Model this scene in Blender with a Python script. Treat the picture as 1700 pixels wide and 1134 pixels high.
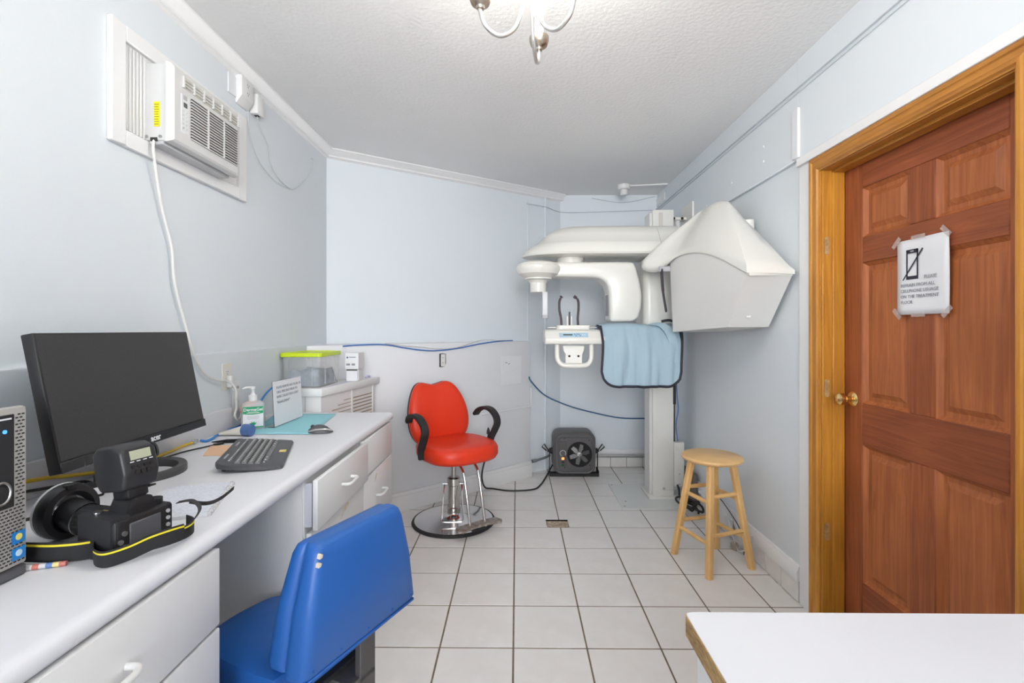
import bpy, bmesh, math, random
from mathutils import Vector, Matrix
random.seed(7)
PI = math.pi
for o in list(bpy.data.objects): bpy.data.objects.remove(o)
S = bpy.context.scene
C = S.collection

# ------------------------------------------------------------------ camera
EYE = 1.322
cam = bpy.data.cameras.new('view_camera'); camo = bpy.data.objects.new('view_camera', cam); C.objects.link(camo)
camo.location = (0, 0, EYE)
camo.rotation_euler = (PI/2, 0, math.atan(8/804.))
cam.sensor_width = 36; cam.lens = 36*804/1700.
cam.shift_y = -(567-547)/1700.
cam.clip_start = 0.02
S.camera = camo

# ------------------------------------------------------------------ world, lights, exposure
w = bpy.data.worlds.new('world'); S.world = w; w.use_nodes = True
w.node_tree.nodes['Background'].inputs[0].default_value = (0.8, 0.86, 0.95, 1)
w.node_tree.nodes['Background'].inputs[1].default_value = 0.3
FILL_E = 11.5        # glow of the window-shaped fill light added behind the camera
S.view_settings.view_transform = 'Standard'; S.view_settings.look = 'None'
S.view_settings.exposure = 0.53; S.view_settings.gamma = 1; S.view_settings.use_curve_mapping = False
BULB_W = 4.5          # each chandelier bulb

# the photographer's flash head with a soft box, raised behind the camera and tipped up at the ceiling
FLASH_W = 85
fd = bpy.data.lights.new('flash', 'SPOT'); fd.energy = FLASH_W; fd.spot_size = math.radians(80); fd.spot_blend = 1.0; fd.shadow_soft_size = .3; fd.color = (1, 1, 1)
fo = bpy.data.objects.new('flash', fd); C.objects.link(fo); fo.location = (.15, -.9, 1.95)
fo.rotation_euler = (Vector((-.10, 3.9, 2.45))-Vector(fo.location)).to_track_quat('-Z', 'Y').to_euler()
# ------------------------------------------------------------------ materials
MATS = {}
def mat(name, col, rough=0.5, metal=0.0, **k):
    if name in MATS: return MATS[name]
    m = bpy.data.materials.new(name); m.use_nodes = True
    nt = m.node_tree; b = nt.nodes['Principled BSDF']
    b.inputs['Base Color'].default_value = (*col, 1); b.inputs['Roughness'].default_value = rough; b.inputs['Metallic'].default_value = metal
    for key in ('Transmission Weight', 'IOR', 'Alpha', 'Coat Weight', 'Specular IOR Level', 'Emission Strength'):
        kk = key.split()[0].lower()
        if kk in k: b.inputs[key].default_value = k[kk]
    if 'emit' in k:
        b.inputs['Emission Color'].default_value = (*k['emit'], 1); b.inputs['Emission Strength'].default_value = k.get('estr', 1)
    L = nt.links.new
    tc = nt.nodes.new('ShaderNodeTexCoord')
    mp = nt.nodes.new('ShaderNodeMapping'); mp.inputs['Scale'].default_value = k.get('mscale', (1, 1, 1))
    L(tc.outputs[k.get('coord', 'Object')], mp.inputs[0])
    if 'var' in k:      # mottled colour
        n = nt.nodes.new('ShaderNodeTexNoise'); n.inputs['Scale'].default_value = k.get('vscale', 6); n.inputs['Detail'].default_value = 5
        n.inputs['Distortion'].default_value = k.get('vdist', 0)
        L(mp.outputs[0], n.inputs[0])
        r = nt.nodes.new('ShaderNodeValToRGB')
        lo, hi = k.get('vpos', (0.35, 0.65))
        r.color_ramp.elements[0].position = lo; r.color_ramp.elements[1].position = hi
        r.color_ramp.elements[0].color = (*k['var'], 1); r.color_ramp.elements[1].color = (*col, 1)
        L(n.outputs[0], r.inputs[0]); L(r.outputs[0], b.inputs['Base Color'])
    if 'bump' in k:
        n2 = nt.nodes.new('ShaderNodeTexNoise'); n2.inputs['Scale'].default_value = k.get('bscale', 80); n2.inputs['Detail'].default_value = 4
        L(mp.outputs[0], n2.inputs[0])
        bp = nt.nodes.new('ShaderNodeBump'); bp.inputs['Strength'].default_value = k['bump']; bp.inputs['Distance'].default_value = k.get('bdist', 0.004)
        L(n2.outputs[0], bp.inputs['Height']); L(bp.outputs[0], b.inputs['Normal'])
    MATS[name] = m
    return m

def wood(name, light, dark, rough, grain=(28, 28, 1.3), dist=1.2):
    if name in MATS: return MATS[name]
    m = bpy.data.materials.new(name); m.use_nodes = True; nt = m.node_tree; b = nt.nodes['Principled BSDF']; L = nt.links.new
    tc = nt.nodes.new('ShaderNodeTexCoord'); mp = nt.nodes.new('ShaderNodeMapping'); mp.inputs['Scale'].default_value = grain
    L(tc.outputs['Object'], mp.inputs[0])
    n = nt.nodes.new('ShaderNodeTexNoise'); n.inputs['Scale'].default_value = 1.6; n.inputs['Detail'].default_value = 8; n.inputs['Roughness'].default_value = 0.62; n.inputs['Distortion'].default_value = dist
    L(mp.outputs[0], n.inputs[0])
    r = nt.nodes.new('ShaderNodeValToRGB'); r.color_ramp.elements[0].position = 0.3; r.color_ramp.elements[1].position = 0.7
    r.color_ramp.elements[0].color = (*dark, 1); r.color_ramp.elements[1].color = (*light, 1)
    L(n.outputs[0], r.inputs[0])
    n3 = nt.nodes.new('ShaderNodeTexNoise'); n3.inputs['Scale'].default_value = 3.5; n3.inputs['Detail'].default_value = 3
    L(tc.outputs['Object'], n3.inputs[0])
    r3 = nt.nodes.new('ShaderNodeValToRGB'); r3.color_ramp.elements[0].position = 0.3; r3.color_ramp.elements[1].position = 0.7
    r3.color_ramp.elements[0].color = (.78, .74, .7, 1); r3.color_ramp.elements[1].color = (1, 1, 1, 1)
    L(n3.outputs[0], r3.inputs[0])
    mx = nt.nodes.new('ShaderNodeMix'); mx.data_type = 'RGBA'; mx.blend_type = 'MULTIPLY'; mx.inputs[0].default_value = 1
    L(r.outputs[0], mx.inputs[6]); L(r3.outputs[0], mx.inputs[7]); L(mx.outputs[2], b.inputs['Base Color'])
    b.inputs['Roughness'].default_value = rough
    bp = nt.nodes.new('ShaderNodeBump'); bp.inputs['Strength'].default_value = 0.12; bp.inputs['Distance'].default_value = 0.002
    L(n.outputs[0], bp.inputs['Height']); L(bp.outputs[0], b.inputs['Normal'])
    MATS[name] = m; return m

M_wall = mat('wall_paint', (.765, .815, .86), .5, var=(.75, .80, .845), vscale=1.5, bump=.15, bscale=120, bdist=.002)
M_wall2 = mat('wall_paint_lower', (.815, .83, .86), .5, var=(.80, .815, .845), vscale=1.5, bump=.12, bscale=90, bdist=.002)
M_ceil = mat('ceiling_plaster', (.92, .92, .92), .8, var=(.90, .90, .90), vscale=2, bump=.3, bscale=55, bdist=.008)
M_trim = mat('white_trim', (.86, .86, .865), .4, bump=.08, bscale=60)
M_tile = mat('floor_tile', (.88, .86, .845), .3, var=(.84, .81, .79), vscale=7, vdist=.8, bump=.05, bscale=20)
M_wtile = mat('base_tile', (.87, .85, .83), .3, var=(.83, .80, .775), vscale=9)
M_grout = mat('grout', (.16, .125, .095), .9, var=(.24, .19, .14), vscale=30)
M_conc = mat('rough_concrete', (.68, .58, .45), .95, var=(.34, .25, .18), vscale=45, bump=1, bscale=60, bdist=.01)
M_door = wood('door_wood', (.46, .132, .040), (.24, .058, .017), .55)
M_doorH = wood('door_wood_across', (.41, .112, .036), (.22, .052, .016), .55, grain=(28, 1.3, 28))
M_panel = wood('door_panel_wood', (.58, .192, .058), (.35, .096, .028), .55)
M_jamb = wood('honey_pine', (.68, .315, .042), (.46, .18, .02), .36)
M_jambH = wood('honey_pine_across', (.62, .275, .042), (.40, .15, .02), .36, grain=(28, 1.2, 28))
M_brass = mat('brass', (.86, .62, .26), .18, 1)
M_stool = wood('stool_beech', (.95, .62, .27), (.86, .52, .20), .4, grain=(40, 40, 3))
M_stoolT = wood('stool_beech_top', (.95, .64, .30), (.86, .54, .23), .4, grain=(6, 60, 6))
M_lam = mat('white_laminate', (.80, .805, .85), .35, var=(.785, .79, .83), vscale=3)
M_cab = mat('cabinet_white', (.83, .83, .83), .38, var=(.815, .815, .81), vscale=3)
M_cabside = mat('cabinet_side_lifted', (.86, .85, .83), .6)  # cabinet white, colour lifted to make up for shade in the knee space
M_white = mat('white_plastic', (.78, .78, .775), .35)
M_ivory = mat('ivory_enamel', (.80, .79, .745), .28)
M_ivory2 = mat('ivory_enamel_grey', (.76, .755, .73), .3)
M_grey = mat('grey_plastic', (.42, .42, .44), .4)
M_black = mat('black_plastic', (.013, .013, .015), .42)
M_blackm = mat('black_matte', (.018, .018, .020), .65)
M_dark = mat('dark_slot', (.035, .032, .03), .8)
M_screen = mat('screen_glass', (.036, .033, .032), .4, var=(.045, .043, .045), vscale=300)
M_chrome = mat('chrome', (.85, .85, .86), .12, 1)
M_steel = mat('dull_steel', (.55, .54, .53), .4, 1)
M_red = mat('red_vinyl', (.80, .042, .010), .40, bump=.06, bscale=200, bdist=.001)
M_blue = mat('blue_vinyl', (.017, .115, .42), .42, bump=.08, bscale=220, bdist=.001)
M_apron = mat('pale_blue_cloth', (.36, .485, .57), .75, bump=.5, bscale=22, bdist=.008)
M_navy = mat('navy_piping', (.018, .018, .03), .6)
M_cyan = mat('cyan_paper', (.33, .68, .76), .8)
M_paper = mat('paper', (.84, .85, .88), .7)
M_ink = mat('ink', (.03, .03, .05), .8)
M_inkg = mat('grey_ink', (.30, .30, .34), .8)
M_blued = mat('blue_cable', (.045, .17, .50), .5)
M_bluec = mat('blue_cap', (.085, .17, .40), .4)
M_yel = mat('yellow_cable', (.75, .50, .04), .5)
M_yelst = mat('yellow_sticker', (.85, .78, .02), .5)
M_green = mat('label_green', (.01, .36, .15), .4)
M_lime = mat('lime_plastic', (.58, .72, .015), .35)
M_orange = mat('orange_plastic', (.85, .19, .04), .5)
M_peach = mat('peach_paper', (.85, .55, .36), .8)
M_clear = mat('clear_plastic', (.95, .96, .97), .08, transmission=1.0, ior=1.25)
M_clearbin = mat('clear_bin_plastic', (.93, .95, .97), .15, alpha=.16)
M_gel = mat('clear_gel', (.90, .93, .94), .1, transmission=.6, ior=1.2)
M_greyheat = mat('heater_paint', (.105, .10, .105), .45)
M_lcd = mat('lcd_green', (.44, .46, .33), .3)
M_mesh = mat('tower_mesh', (.50, .48, .46), .5, .3)
M_kb = mat('keyboard_grey', (.075, .075, .085), .45)
M_key = mat('key_grey', (.155, .155, .16), .5)
M_bulb = mat('bulb_glass', (1, .97, .9), .3, emit=(1, .93, .82), estr=25)
M_nickel = mat('aged_nickel', (.62, .57, .50), .3, 1, var=(.40, .30, .20), vscale=40)
M_arm = mat('brushed_nickel', (.72, .70, .66), .32, 1)
M_dust = mat('grey_box_dark', (.09, .09, .10), .5)

# ------------------------------------------------------------------ mesh helper
class B:
    def __init__(s): s.bm = bmesh.new()
    def _add(s, verts, faces, Mx=None):
        vs = [s.bm.verts.new((Mx @ Vector(v)) if Mx is not None else Vector(v)) for v in verts]
        for f in faces:
            try: s.bm.faces.new([vs[i] for i in f])
            except ValueError: pass
        return vs
    def box(s, x0, x1, y0, y1, z0, z1, bev=0, seg=2, M=None):
        t = bmesh.new()
        v = [t.verts.new(p) for p in ((x0,y0,z0),(x1,y0,z0),(x1,y1,z0),(x0,y1,z0),(x0,y0,z1),(x1,y0,z1),(x1,y1,z1),(x0,y1,z1))]
        for f in ((0,3,2,1),(4,5,6,7),(0,1,5,4),(1,2,6,5),(2,3,7,6),(3,0,4,7)): t.faces.new([v[i] for i in f])
        if bev: bmesh.ops.bevel(t, geom=list(t.edges), offset=bev, segments=seg, profile=.5, affect='EDGES')
        return s.merge(t, M)
    def merge(s, t, M=None):
        t.verts.index_update()
        s._add([v.co.copy() for v in t.verts], [[v.index for v in f.verts] for f in t.faces], M); t.free(); return s
    def prism(s, poly, a, b, plane='xy', bev=0, seg=2, M=None):
        def P(p, h):
            return {'xy': (p[0], p[1], h), 'xz': (p[0], h, p[1]), 'yz': (h, p[0], p[1])}[plane]
        n = len(poly); t = bmesh.new()
        lo = [t.verts.new(P(p, a)) for p in poly]; hi = [t.verts.new(P(p, b)) for p in poly]
        t.faces.new(lo[::-1]); t.faces.new(hi)
        for i in range(n): t.faces.new([lo[i], lo[(i+1) % n], hi[(i+1) % n], hi[i]])
        bmesh.ops.recalc_face_normals(t, faces=t.faces)
        if bev: bmesh.ops.bevel(t, geom=list(t.edges), offset=bev, segments=seg, profile=.5, affect='EDGES')
        return s.merge(t, M)
    def loft(s, rings, cap=True, closed=True, M=None):
        n = len(rings[0]); vs = []
        for r in rings: vs += [Vector(p) for p in r]
        fs = []
        for k in range(len(rings)-1):
            for i in range(n if closed else n-1):
                j = (i+1) % n
                fs.append((k*n+i, k*n+j, (k+1)*n+j, (k+1)*n+i))
        if cap: fs.append(tuple(range(n))[::-1]); fs.append(tuple((len(rings)-1)*n+i for i in range(n)))
        s._add(vs, fs, M); return s
    def tube(s, pts, r, n=8, closed=False, M=None, flat=None):
        pts = [Vector(p) for p in pts]; N = len(pts)
        rs = r if isinstance(r, (list, tuple)) else [r]*N
        tans = []
        for i in range(N):
            if closed: d = pts[(i+1) % N]-pts[i-1]
            else: d = pts[min(i+1, N-1)]-pts[max(i-1, 0)]
            tans.append(d.normalized() if d.length > 1e-9 else Vector((0, 0, 1)))
        up = Vector((0, 0, 1)) if abs(tans[0].z) < .9 else Vector((1, 0, 0))
        u = tans[0].cross(up).normalized(); rings = []
        for i in range(N):
            t = tans[i]; u = (u-t*u.dot(t)).normalized(); v = t.cross(u)
            rings.append([pts[i]+(u*math.cos(2*PI*k/n)*rs[i]+v*math.sin(2*PI*k/n)*rs[i]*(flat or 1)) for k in range(n)])
        if closed: s.loft(rings+[rings[0]], cap=False, M=M)
        else: s.loft(rings, M=M)
        return s
    def cyl(s, p, q, r, r2=None, n=20, M=None): return s.tube([p, q], [r, r2 if r2 is not None else r], n, M=M)
    def lathe(s, prof, c=(0, 0, 0), n=28, M=None, sx=1, sy=1):
        s.loft([[(c[0]+r*sx*math.cos(2*PI*k/n), c[1]+r*sy*math.sin(2*PI*k/n), c[2]+z) for k in range(n)] for r, z in prof], M=M); return s
    def ribbon(s, pts, wv, th, M=None):
        """flat strap: pts centre line, wv width vector (or list), th thickness"""
        pts = [Vector(p) for p in pts]; N = len(pts); rings = []
        for i in range(N):
            t = (pts[min(i+1, N-1)]-pts[max(i-1, 0)]).normalized()
            ww = Vector(wv[i] if isinstance(wv, list) else wv)
            nn = t.cross(ww).normalized()*th/2; h = ww/2
            rings.append([pts[i]-h-nn, pts[i]+h-nn, pts[i]+h+nn, pts[i]-h+nn])
        return s.loft(rings, M=M)

def cr(pts, k=6, closed=False):
    P = [Vector(p) for p in pts]; out = []; N = len(P)
    rng = range(N if closed else N-1)
    for i in rng:
        if closed: a, b, c, d = P[i-1], P[i], P[(i+1) % N], P[(i+2) % N]
        else: a, b, c, d = P[max(i-1, 0)], P[i], P[i+1], P[min(i+2, N-1)]
        for j in range(k):
            t = j/k
            out.append(.5*((2*b)+(c-a)*t+(2*a-5*b+4*c-d)*t*t+(3*b-a-3*c+d)*t**3))
    if not closed: out.append(P[-1])
    return out

def rrect(x0, x1, y0, y1, r, k=5):
    out = []
    for cx, cy, a in ((x1-r, y0+r, -PI/2), (x1-r, y1-r, 0), (x0+r, y1-r, PI/2), (x0+r, y0+r, PI)):
        for i in range(k+1): out.append((cx+r*math.cos(a+PI/2*i/k), cy+r*math.sin(a+PI/2*i/k)))
    return out

MW = {}
def finish(b, name, m, sharp=38, subsurf=0):
    bm = b.bm
    bmesh.ops.remove_doubles(bm, verts=bm.verts, dist=1e-5)
    bmesh.ops.recalc_face_normals(bm, faces=bm.faces)
    me = bpy.data.meshes.new(name); bm.to_mesh(me); bm.free()
    me.shade_smooth(); me.set_sharp_from_angle(angle=math.radians(sharp))
    me.materials.append(m)
    return me
def obj(name, b, m, parent=None, world=False, sharp=38, subsurf=0):
    me = finish(b, name, m, sharp) if isinstance(b, B) else b
    o = bpy.data.objects.new(name, me); C.objects.link(o)
    if parent is not None:
        o.parent = parent
        if world: o.matrix_parent_inverse = MW.get(parent.name, Matrix.Identity(4)).inverted()
    if subsurf:
        md = o.modifiers.new('sub', 'SUBSURF'); md.levels = subsurf; md.render_levels = subsurf
    return o
def thing(name, label, cat, loc=(0, 0, 0), rz=0, group=None, kind=None):
    o = bpy.data.objects.new(name, None); C.objects.link(o); o.empty_display_size = .05
    o.location = loc; o.rotation_euler = (0, 0, rz)
    MW[o.name] = Matrix.Translation(loc) @ Matrix.Rotation(rz, 4, 'Z')
    if kind: o['kind'] = kind
    if label: o['label'] = label
    if cat: o['category'] = cat
    if group: o['group'] = group
    return o
def tag(o, label, cat, group=None):
    o['label'] = label; o['category'] = cat
    if group: o['group'] = group
    return o
def struct(name, b, m, label=None):
    o = obj(name, b, m); o['kind'] = 'structure'
    if label: o['label'] = label
    return o
def text_mesh(txt, size, ext=.0004, align='LEFT', bold=0):
    cu = bpy.data.curves.new('txt', 'FONT'); cu.body = txt; cu.size = size; cu.extrude = ext; cu.align_x = align; cu.offset = bold
    cu.resolution_u = 3
    to = bpy.data.objects.new('txt', cu); C.objects.link(to)
    bpy.context.view_layer.update()
    dg = bpy.context.evaluated_depsgraph_get()
    me = bpy.data.meshes.new_from_object(to.evaluated_get(dg)); bpy.data.objects.remove(to)
    return me
def text(txt, size, m, parent, M, align='LEFT', bold=0, name='lettering'):
    me = text_mesh(txt, size, align=align, bold=bold); me.transform(M); me.materials.clear(); me.materials.append(m)
    o = bpy.data.objects.new(name, me); C.objects.link(o); o.parent = parent
    o.matrix_parent_inverse = MW.get(parent.name, Matrix.Identity(4)).inverted()
    return o
def frame(o, ex, ey, ez):
    """matrix with columns ex, ey, ez and origin o"""
    ex, ey, ez = Vector(ex).normalized(), Vector(ey).normalized(), Vector(ez).normalized()
    return Matrix(((ex.x, ey.x, ez.x, o[0]), (ex.y, ey.y, ez.y, o[1]), (ex.z, ey.z, ez.z, o[2]), (0, 0, 0, 1)))

# ================================================================== THE ROOM
CEIL = 2.615; REAR = -4.2
UL, LL = -1.365, -1.338          # left wall, upper and lower face
RW = 1.37                        # right wall
BW = 4.67                        # back wall
LEDGE = 1.217
# floor: grout bed with each tile a piece
sx, sy = .306, .3068; X0, Y0 = -.0145, 2.0105
fl = B()
HX0, HX1, HY0, HY1 = .200, .352, 3.2410, 3.372     # missing piece of tile
fl.box(-1.5, HX0, REAR-.1, BW+.15, -.08, -.0016); fl.box(HX1, RW+.2, REAR-.1, BW+.15, -.08, -.0016)
fl.box(HX0, HX1, REAR-.1, HY0, -.08, -.0016); fl.box(HX0, HX1, HY1, BW+.15, -.08, -.0016)
floor = struct('floor', fl, M_grout)
hb = B(); hb.box(HX0, HX1, HY0, HY1, -.08, -.012)
obj('exposed_concrete', hb, M_conc, floor)['label'] = 'rough patch of bare concrete where a tile piece is missing'
g = .0036
shared = {}
UP0, UP1 = Vector((UL, 3.46)), Vector((.418, BW))   # upper angled wall face
def inside(x0, x1, y0, y1):
    # keep if any corner is on the room side of the lower angled wall
    for x in (x0, x1):
        for y in (y0, y1):
            if x > .13: return True
            if (x+.828)*.661-(y-3.5235)*.7504 > .0: return True
    return False
for i in range(-5, 5):
    for j in range(-7, 9):
        a0, a1 = X0+i*sx, X0+(i+1)*sx; b0, b1 = Y0+j*sy, Y0+(j+1)*sy
        if a0 > RW-.02 or b0 > BW-.02 or b1 < REAR or a1 < LL: continue
        a0, a1 = max(a0, LL), min(a1, RW); b1 = min(b1, BW)
        if not inside(a0, a1, b0, b1): continue
        ov = a0 < HX1 and a1 > HX0 and b0 < HY1 and b1 > HY0+.01
        if ov:
            q = B()
            if a0 < HX0: poly = [(a0+g, b0+g), (HX0, b0+g), (HX0, HY1), (a1-g, HY1), (a1-g, b1-g), (a0+g, b1-g)]
            else: poly = [(HX1, b0+g), (a1-g, b0+g), (a1-g, b1-g), (a0+g, b1-g), (a0+g, HY1), (HX1, HY1)]
            q.prism(poly, -.02, 0); obj('tile', q, M_tile, floor); continue
        key = (round(a1-a0, 4), round(b1-b0, 4))
        if key not in shared:
            q = B(); q.box(g, a1-a0-g, g, b1-b0-g, -.012, 0, .0012, 1); shared[key] = finish(q, 'tile', M_tile)
        o = obj('tile', shared[key], M_tile, floor); o.location = (a0, b0, 0)
# ceiling
c_ = B(); c_.box(-1.6, 1.65, REAR-.1, 5.0, CEIL, CEIL+.1); struct('ceiling', c_, M_ceil)
# left wall: upper face and thicker lower part
b = B(); b.box(UL-.15, UL, REAR, 3.62, LEDGE-.05, CEIL); b.box(UL-.15, LL, REAR, 3.10, 0, LEDGE, .006, 2)
struct('wall_left', b, M_wall)
# angled wall: upper sheet
d = (UP1-UP0).normalized(); nrm = Vector((-d.y, d.x))
b = B(); q0, q1 = UP0-d*.05, UP1+d*.1
b.prism([q0, q1, q1+nrm*.12, q0+nrm*.12], 0, CEIL); struct('wall_back_left', b, M_wall)
# angled wall: thick lower part with a ledge
P1, P2 = Vector((-1.37, 3.046)), Vector((.118, 4.3565))
lu = (P2-P1).normalized(); ln = Vector((lu.y, -lu.x))
b = B(); b.prism([P1, P2, (.062, 4.425), (-1.37, 3.45)], 0, LEDGE, bev=.005); lw = struct('wall_back_left_lower', b, M_wall2)
def LW(s_, off, z): p = P1+lu*s_+ln*off; return Vector((p.x, p.y, z))
LWlen = (P2-P1).length
# back wall and right wall
b = B(); b.box(.2, 1.7, BW, BW+.12, 0, CEIL); struct('wall_back', b, M_wall)
DY0, DY1, DZ = 1.328, 2.197, 2.045      # door opening
b = B()
b.box(RW, RW+.2, DY1, BW, 0, CEIL); b.box(RW, RW+.2, DY0, DY1, DZ, CEIL); b.box(RW, RW+.2, REAR, DY0, 0, CEIL)
b.box(RW-.022, RW, 2.335, BW, 2.138, CEIL, .003, 1); b.box(RW-.022, RW, REAR, 2.335, 2.14, CEIL)
struct('wall_right', b, M_wall)
b = B(); b.box(-1.6, 1.7, REAR-.12, REAR, 0, CEIL); struct('wall_rear', b, M_wall)
rw = thing('fill_window', 'wide glowing fill panel shaped like a window, added behind the photographer', None, (0, REAR, 1.0), kind='structure')  # added fill light in window form, out of view, brightens the far end
q = B(); q.box(-1.10, 1.10, REAR, REAR+.02, .95, 2.35, .003, 1); obj('casing_board', q, M_trim, rw, world=True)
for x_ in (-1.05, .02):
    q = B(); q.box(x_, x_+1.03, REAR+.018, REAR+.024, 1.0, 2.30); obj('pane', q, mat('fill_glow', (.9, .92, .95), .5, emit=(.96, .98, 1.0), estr=FILL_E), rw, world=True)
# crown mouldings
prof = [(0, 0), (.056, 0), (.056, .008), (.046, .016), (.042, .026), (.026, .040), (.020, .048), (.020, .054), (.008, .058), (0, .066)]
def crown(path, name):
    rings = []; n = len(path)
    for i in range(n):
        p = Vector(path[i])
        ds = []
        if i > 0: ds.append((p-Vector(path[i-1])).normalized())
        if i < n-1: ds.append((Vector(path[i+1])-p).normalized())
        ns = [Vector((q.y, -q.x)) for q in ds]
        nn = ns[0] if len(ns) == 1 else (ns[0]+ns[1])/(1+ns[0].dot(ns[1]))
        rings.append([(p.x+nn.x*a, p.y+nn.y*a, CEIL-z) for a, z in prof])
    bb = B(); bb.loft(rings); return struct(name, bb, M_trim)
crown([(UL, REAR), (UL, UP0.y), (UP1.x+.02, UP1.y+.012)], 'trim_1')
# baseboards
def run(bb, p, q, off0, off1, z0, z1, bev=.004):
    u = (q-p).normalized(); nn = Vector((u.y, -u.x))
    bb.prism([p+nn*off0, p+nn*off1, q+nn*off1, q+nn*off0], z0, z1, bev=bev)
b = B(); run(b, P1, P2+lu*.015, 0, .018, 0, .115); run(b, P1, P2+lu*.012, 0, .012, .112, .140, .003)
struct('baseboard_back_left', b, M_trim)
bt = B(); bt.box(.10, RW, BW-.004, BW, 0, .092); baseb = struct('baseboard_back', bt, M_grout)
x = .135
while x < RW-.02:
    x1 = min(x+.153, RW-.003); q = B(); q.box(x+.002, x1-.002, BW-.011, BW-.003, .003, .091, .0015, 1); obj('tile', q, M_wtile, baseb); x += .153
bt = B(); bt.box(RW-.004, RW, 2.35, BW, 0, .104); basr = struct('baseboard_right', bt, M_grout)
y = 2.352
while y < BW-.03:
    y1 = min(y+.153, BW-.012); q = B(); q.box(RW-.012, RW-.003, y+.0015, y1-.0015, .003, .103, .0015, 1); obj('tile', q, M_wtile, basr); y += .153
b = B(); b.prism([(RW, .106), (RW-.02, .106), (RW-.02, .150), (RW-.014, .160), (RW-.010, .176), (RW, .180)], 2.35, BW, 'xz'); struct('trim_2', b, M_trim)
b = B(); b.box(.42, RW, BW-.014, BW, .125, .17, .003); struct('trim_3', b, M_trim)
# white flat trim round the door casing, short post above, cable raceways
b = B(); b.box(RW-.010, RW, 2.268, 2.345, 0, 2.14, .002, 1); struct('trim_4', b, M_trim)
b = B(); b.box(RW-.026, RW, REAR+.3, 2.345, 2.100, 2.142, .002, 1); struct('trim_5', b, M_trim)
b = B(); b.box(RW-.034, RW-.02, 2.318, 2.368, 2.142, 2.382, .003, 1); struct('trim_6', b, M_wall2)
b = B(); b.box(RW-.034, RW-.022, REAR, BW, 2.472, 2.482, .002, 1); b.box(RW-.030, RW-.022, REAR, BW, 2.452, 2.458, .002, 1); struct('trim_7', b, M_wall)
b = B(); b.box(RW-.03, RW-.02, 4.42, BW, 2.50, 2.575, .002, 1); struct('trim_8', b, M_trim)
# seams and conduits of the angled wall
def UW(px_s, off, z): p = UP0+d*px_s-nrm*off; return Vector((p.x, p.y, z))
ULEN = (UP1-UP0).length
b = B(); b.cyl(UW(ULEN-.19, .012, 0), UW(ULEN-.19, .012, CEIL-.06), .012, n=10); struct('trim_9', b, M_wall)
b = B(); b.cyl(UW(ULEN-.385, .002, LEDGE), UW(ULEN-.385, .002, 2.50), .005, n=6); struct('trim_10', b, M_wall)
b = B(); b.tube([LW(LWlen-.38-.17, .006, .620), LW(LWlen+.006, .006, .632), LW(LWlen+.006, .006, .80)], .007, 8); struct('trim_11', b, M_wall2)
b = B(); b.tube([(.30, BW-.03, .118), (1.34, BW-.03, .118)], .013, 12); pp = tag(obj('floor_pipe', b, M_steel), 'grey metal conduit running along the back wall above the tiles', 'pipe')
b = B(); b.cyl((.62, BW-.03, .131), (.62, BW-.03, .155), .004); obj('pipe_clip', b, M_steel, pp)

# ------------------------------------------------------------------ door 1
door = thing('door_1', 'reddish-brown six panel wooden door in a honey pine frame', None, (1.46, 1.76, 0), kind='structure')
DX = 1.462
def dpart(name, m, *a, bev=.003, **k):
    q = B(); q.box(*a, bev=bev, seg=1); return obj(name, q, m, door, world=True)
yy = [DY0+.012, 1.452, 1.708, 1.820, 2.066, DY1-.022]
zz = [.012, .25, .832, 1.010, 1.603, 1.712, 1.920, DZ-.012]
dpart('stile', M_door, DX, DX+.04, yy[0], yy[1], zz[0], zz[7]); dpart('stile', M_door, DX, DX+.04, yy[4], yy[5], zz[0], zz[7])
for z0, z1 in ((zz[0], zz[1]), (zz[2], zz[3]), (zz[4], zz[5]), (zz[6], zz[7])): dpart('rail', M_doorH, DX+.0005, DX+.0395, yy[1], yy[4], z0, z1)
for z0, z1 in ((zz[1], zz[2]), (zz[3], zz[4]), (zz[5], zz[6])):
    dpart('mullion', M_door, DX+.0007, DX+.039, yy[2], yy[3], z0, z1)
    for a0, a1 in ((yy[1], yy[2]), (yy[3], yy[4])):
        q = B()   # raised and fielded panel: sunk border, bevel, field
        fld = []
        for ins, xx in ((0, DX+.004), (.010, DX+.014), (.014, DX+.019), (.030, DX+.019), (.050, DX+.008), (.050, DX+.0078)):
            fld.append([(xx, a0+ins, z0+ins), (xx, a1-ins, z0+ins), (xx, a1-ins, z1-ins), (xx, a0+ins, z1-ins)])
        q.loft(fld, cap=False); q._add(fld[-1], [(0, 1, 2, 3)])
        obj('panel', q, M_panel, door, world=True, sharp=20)
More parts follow.
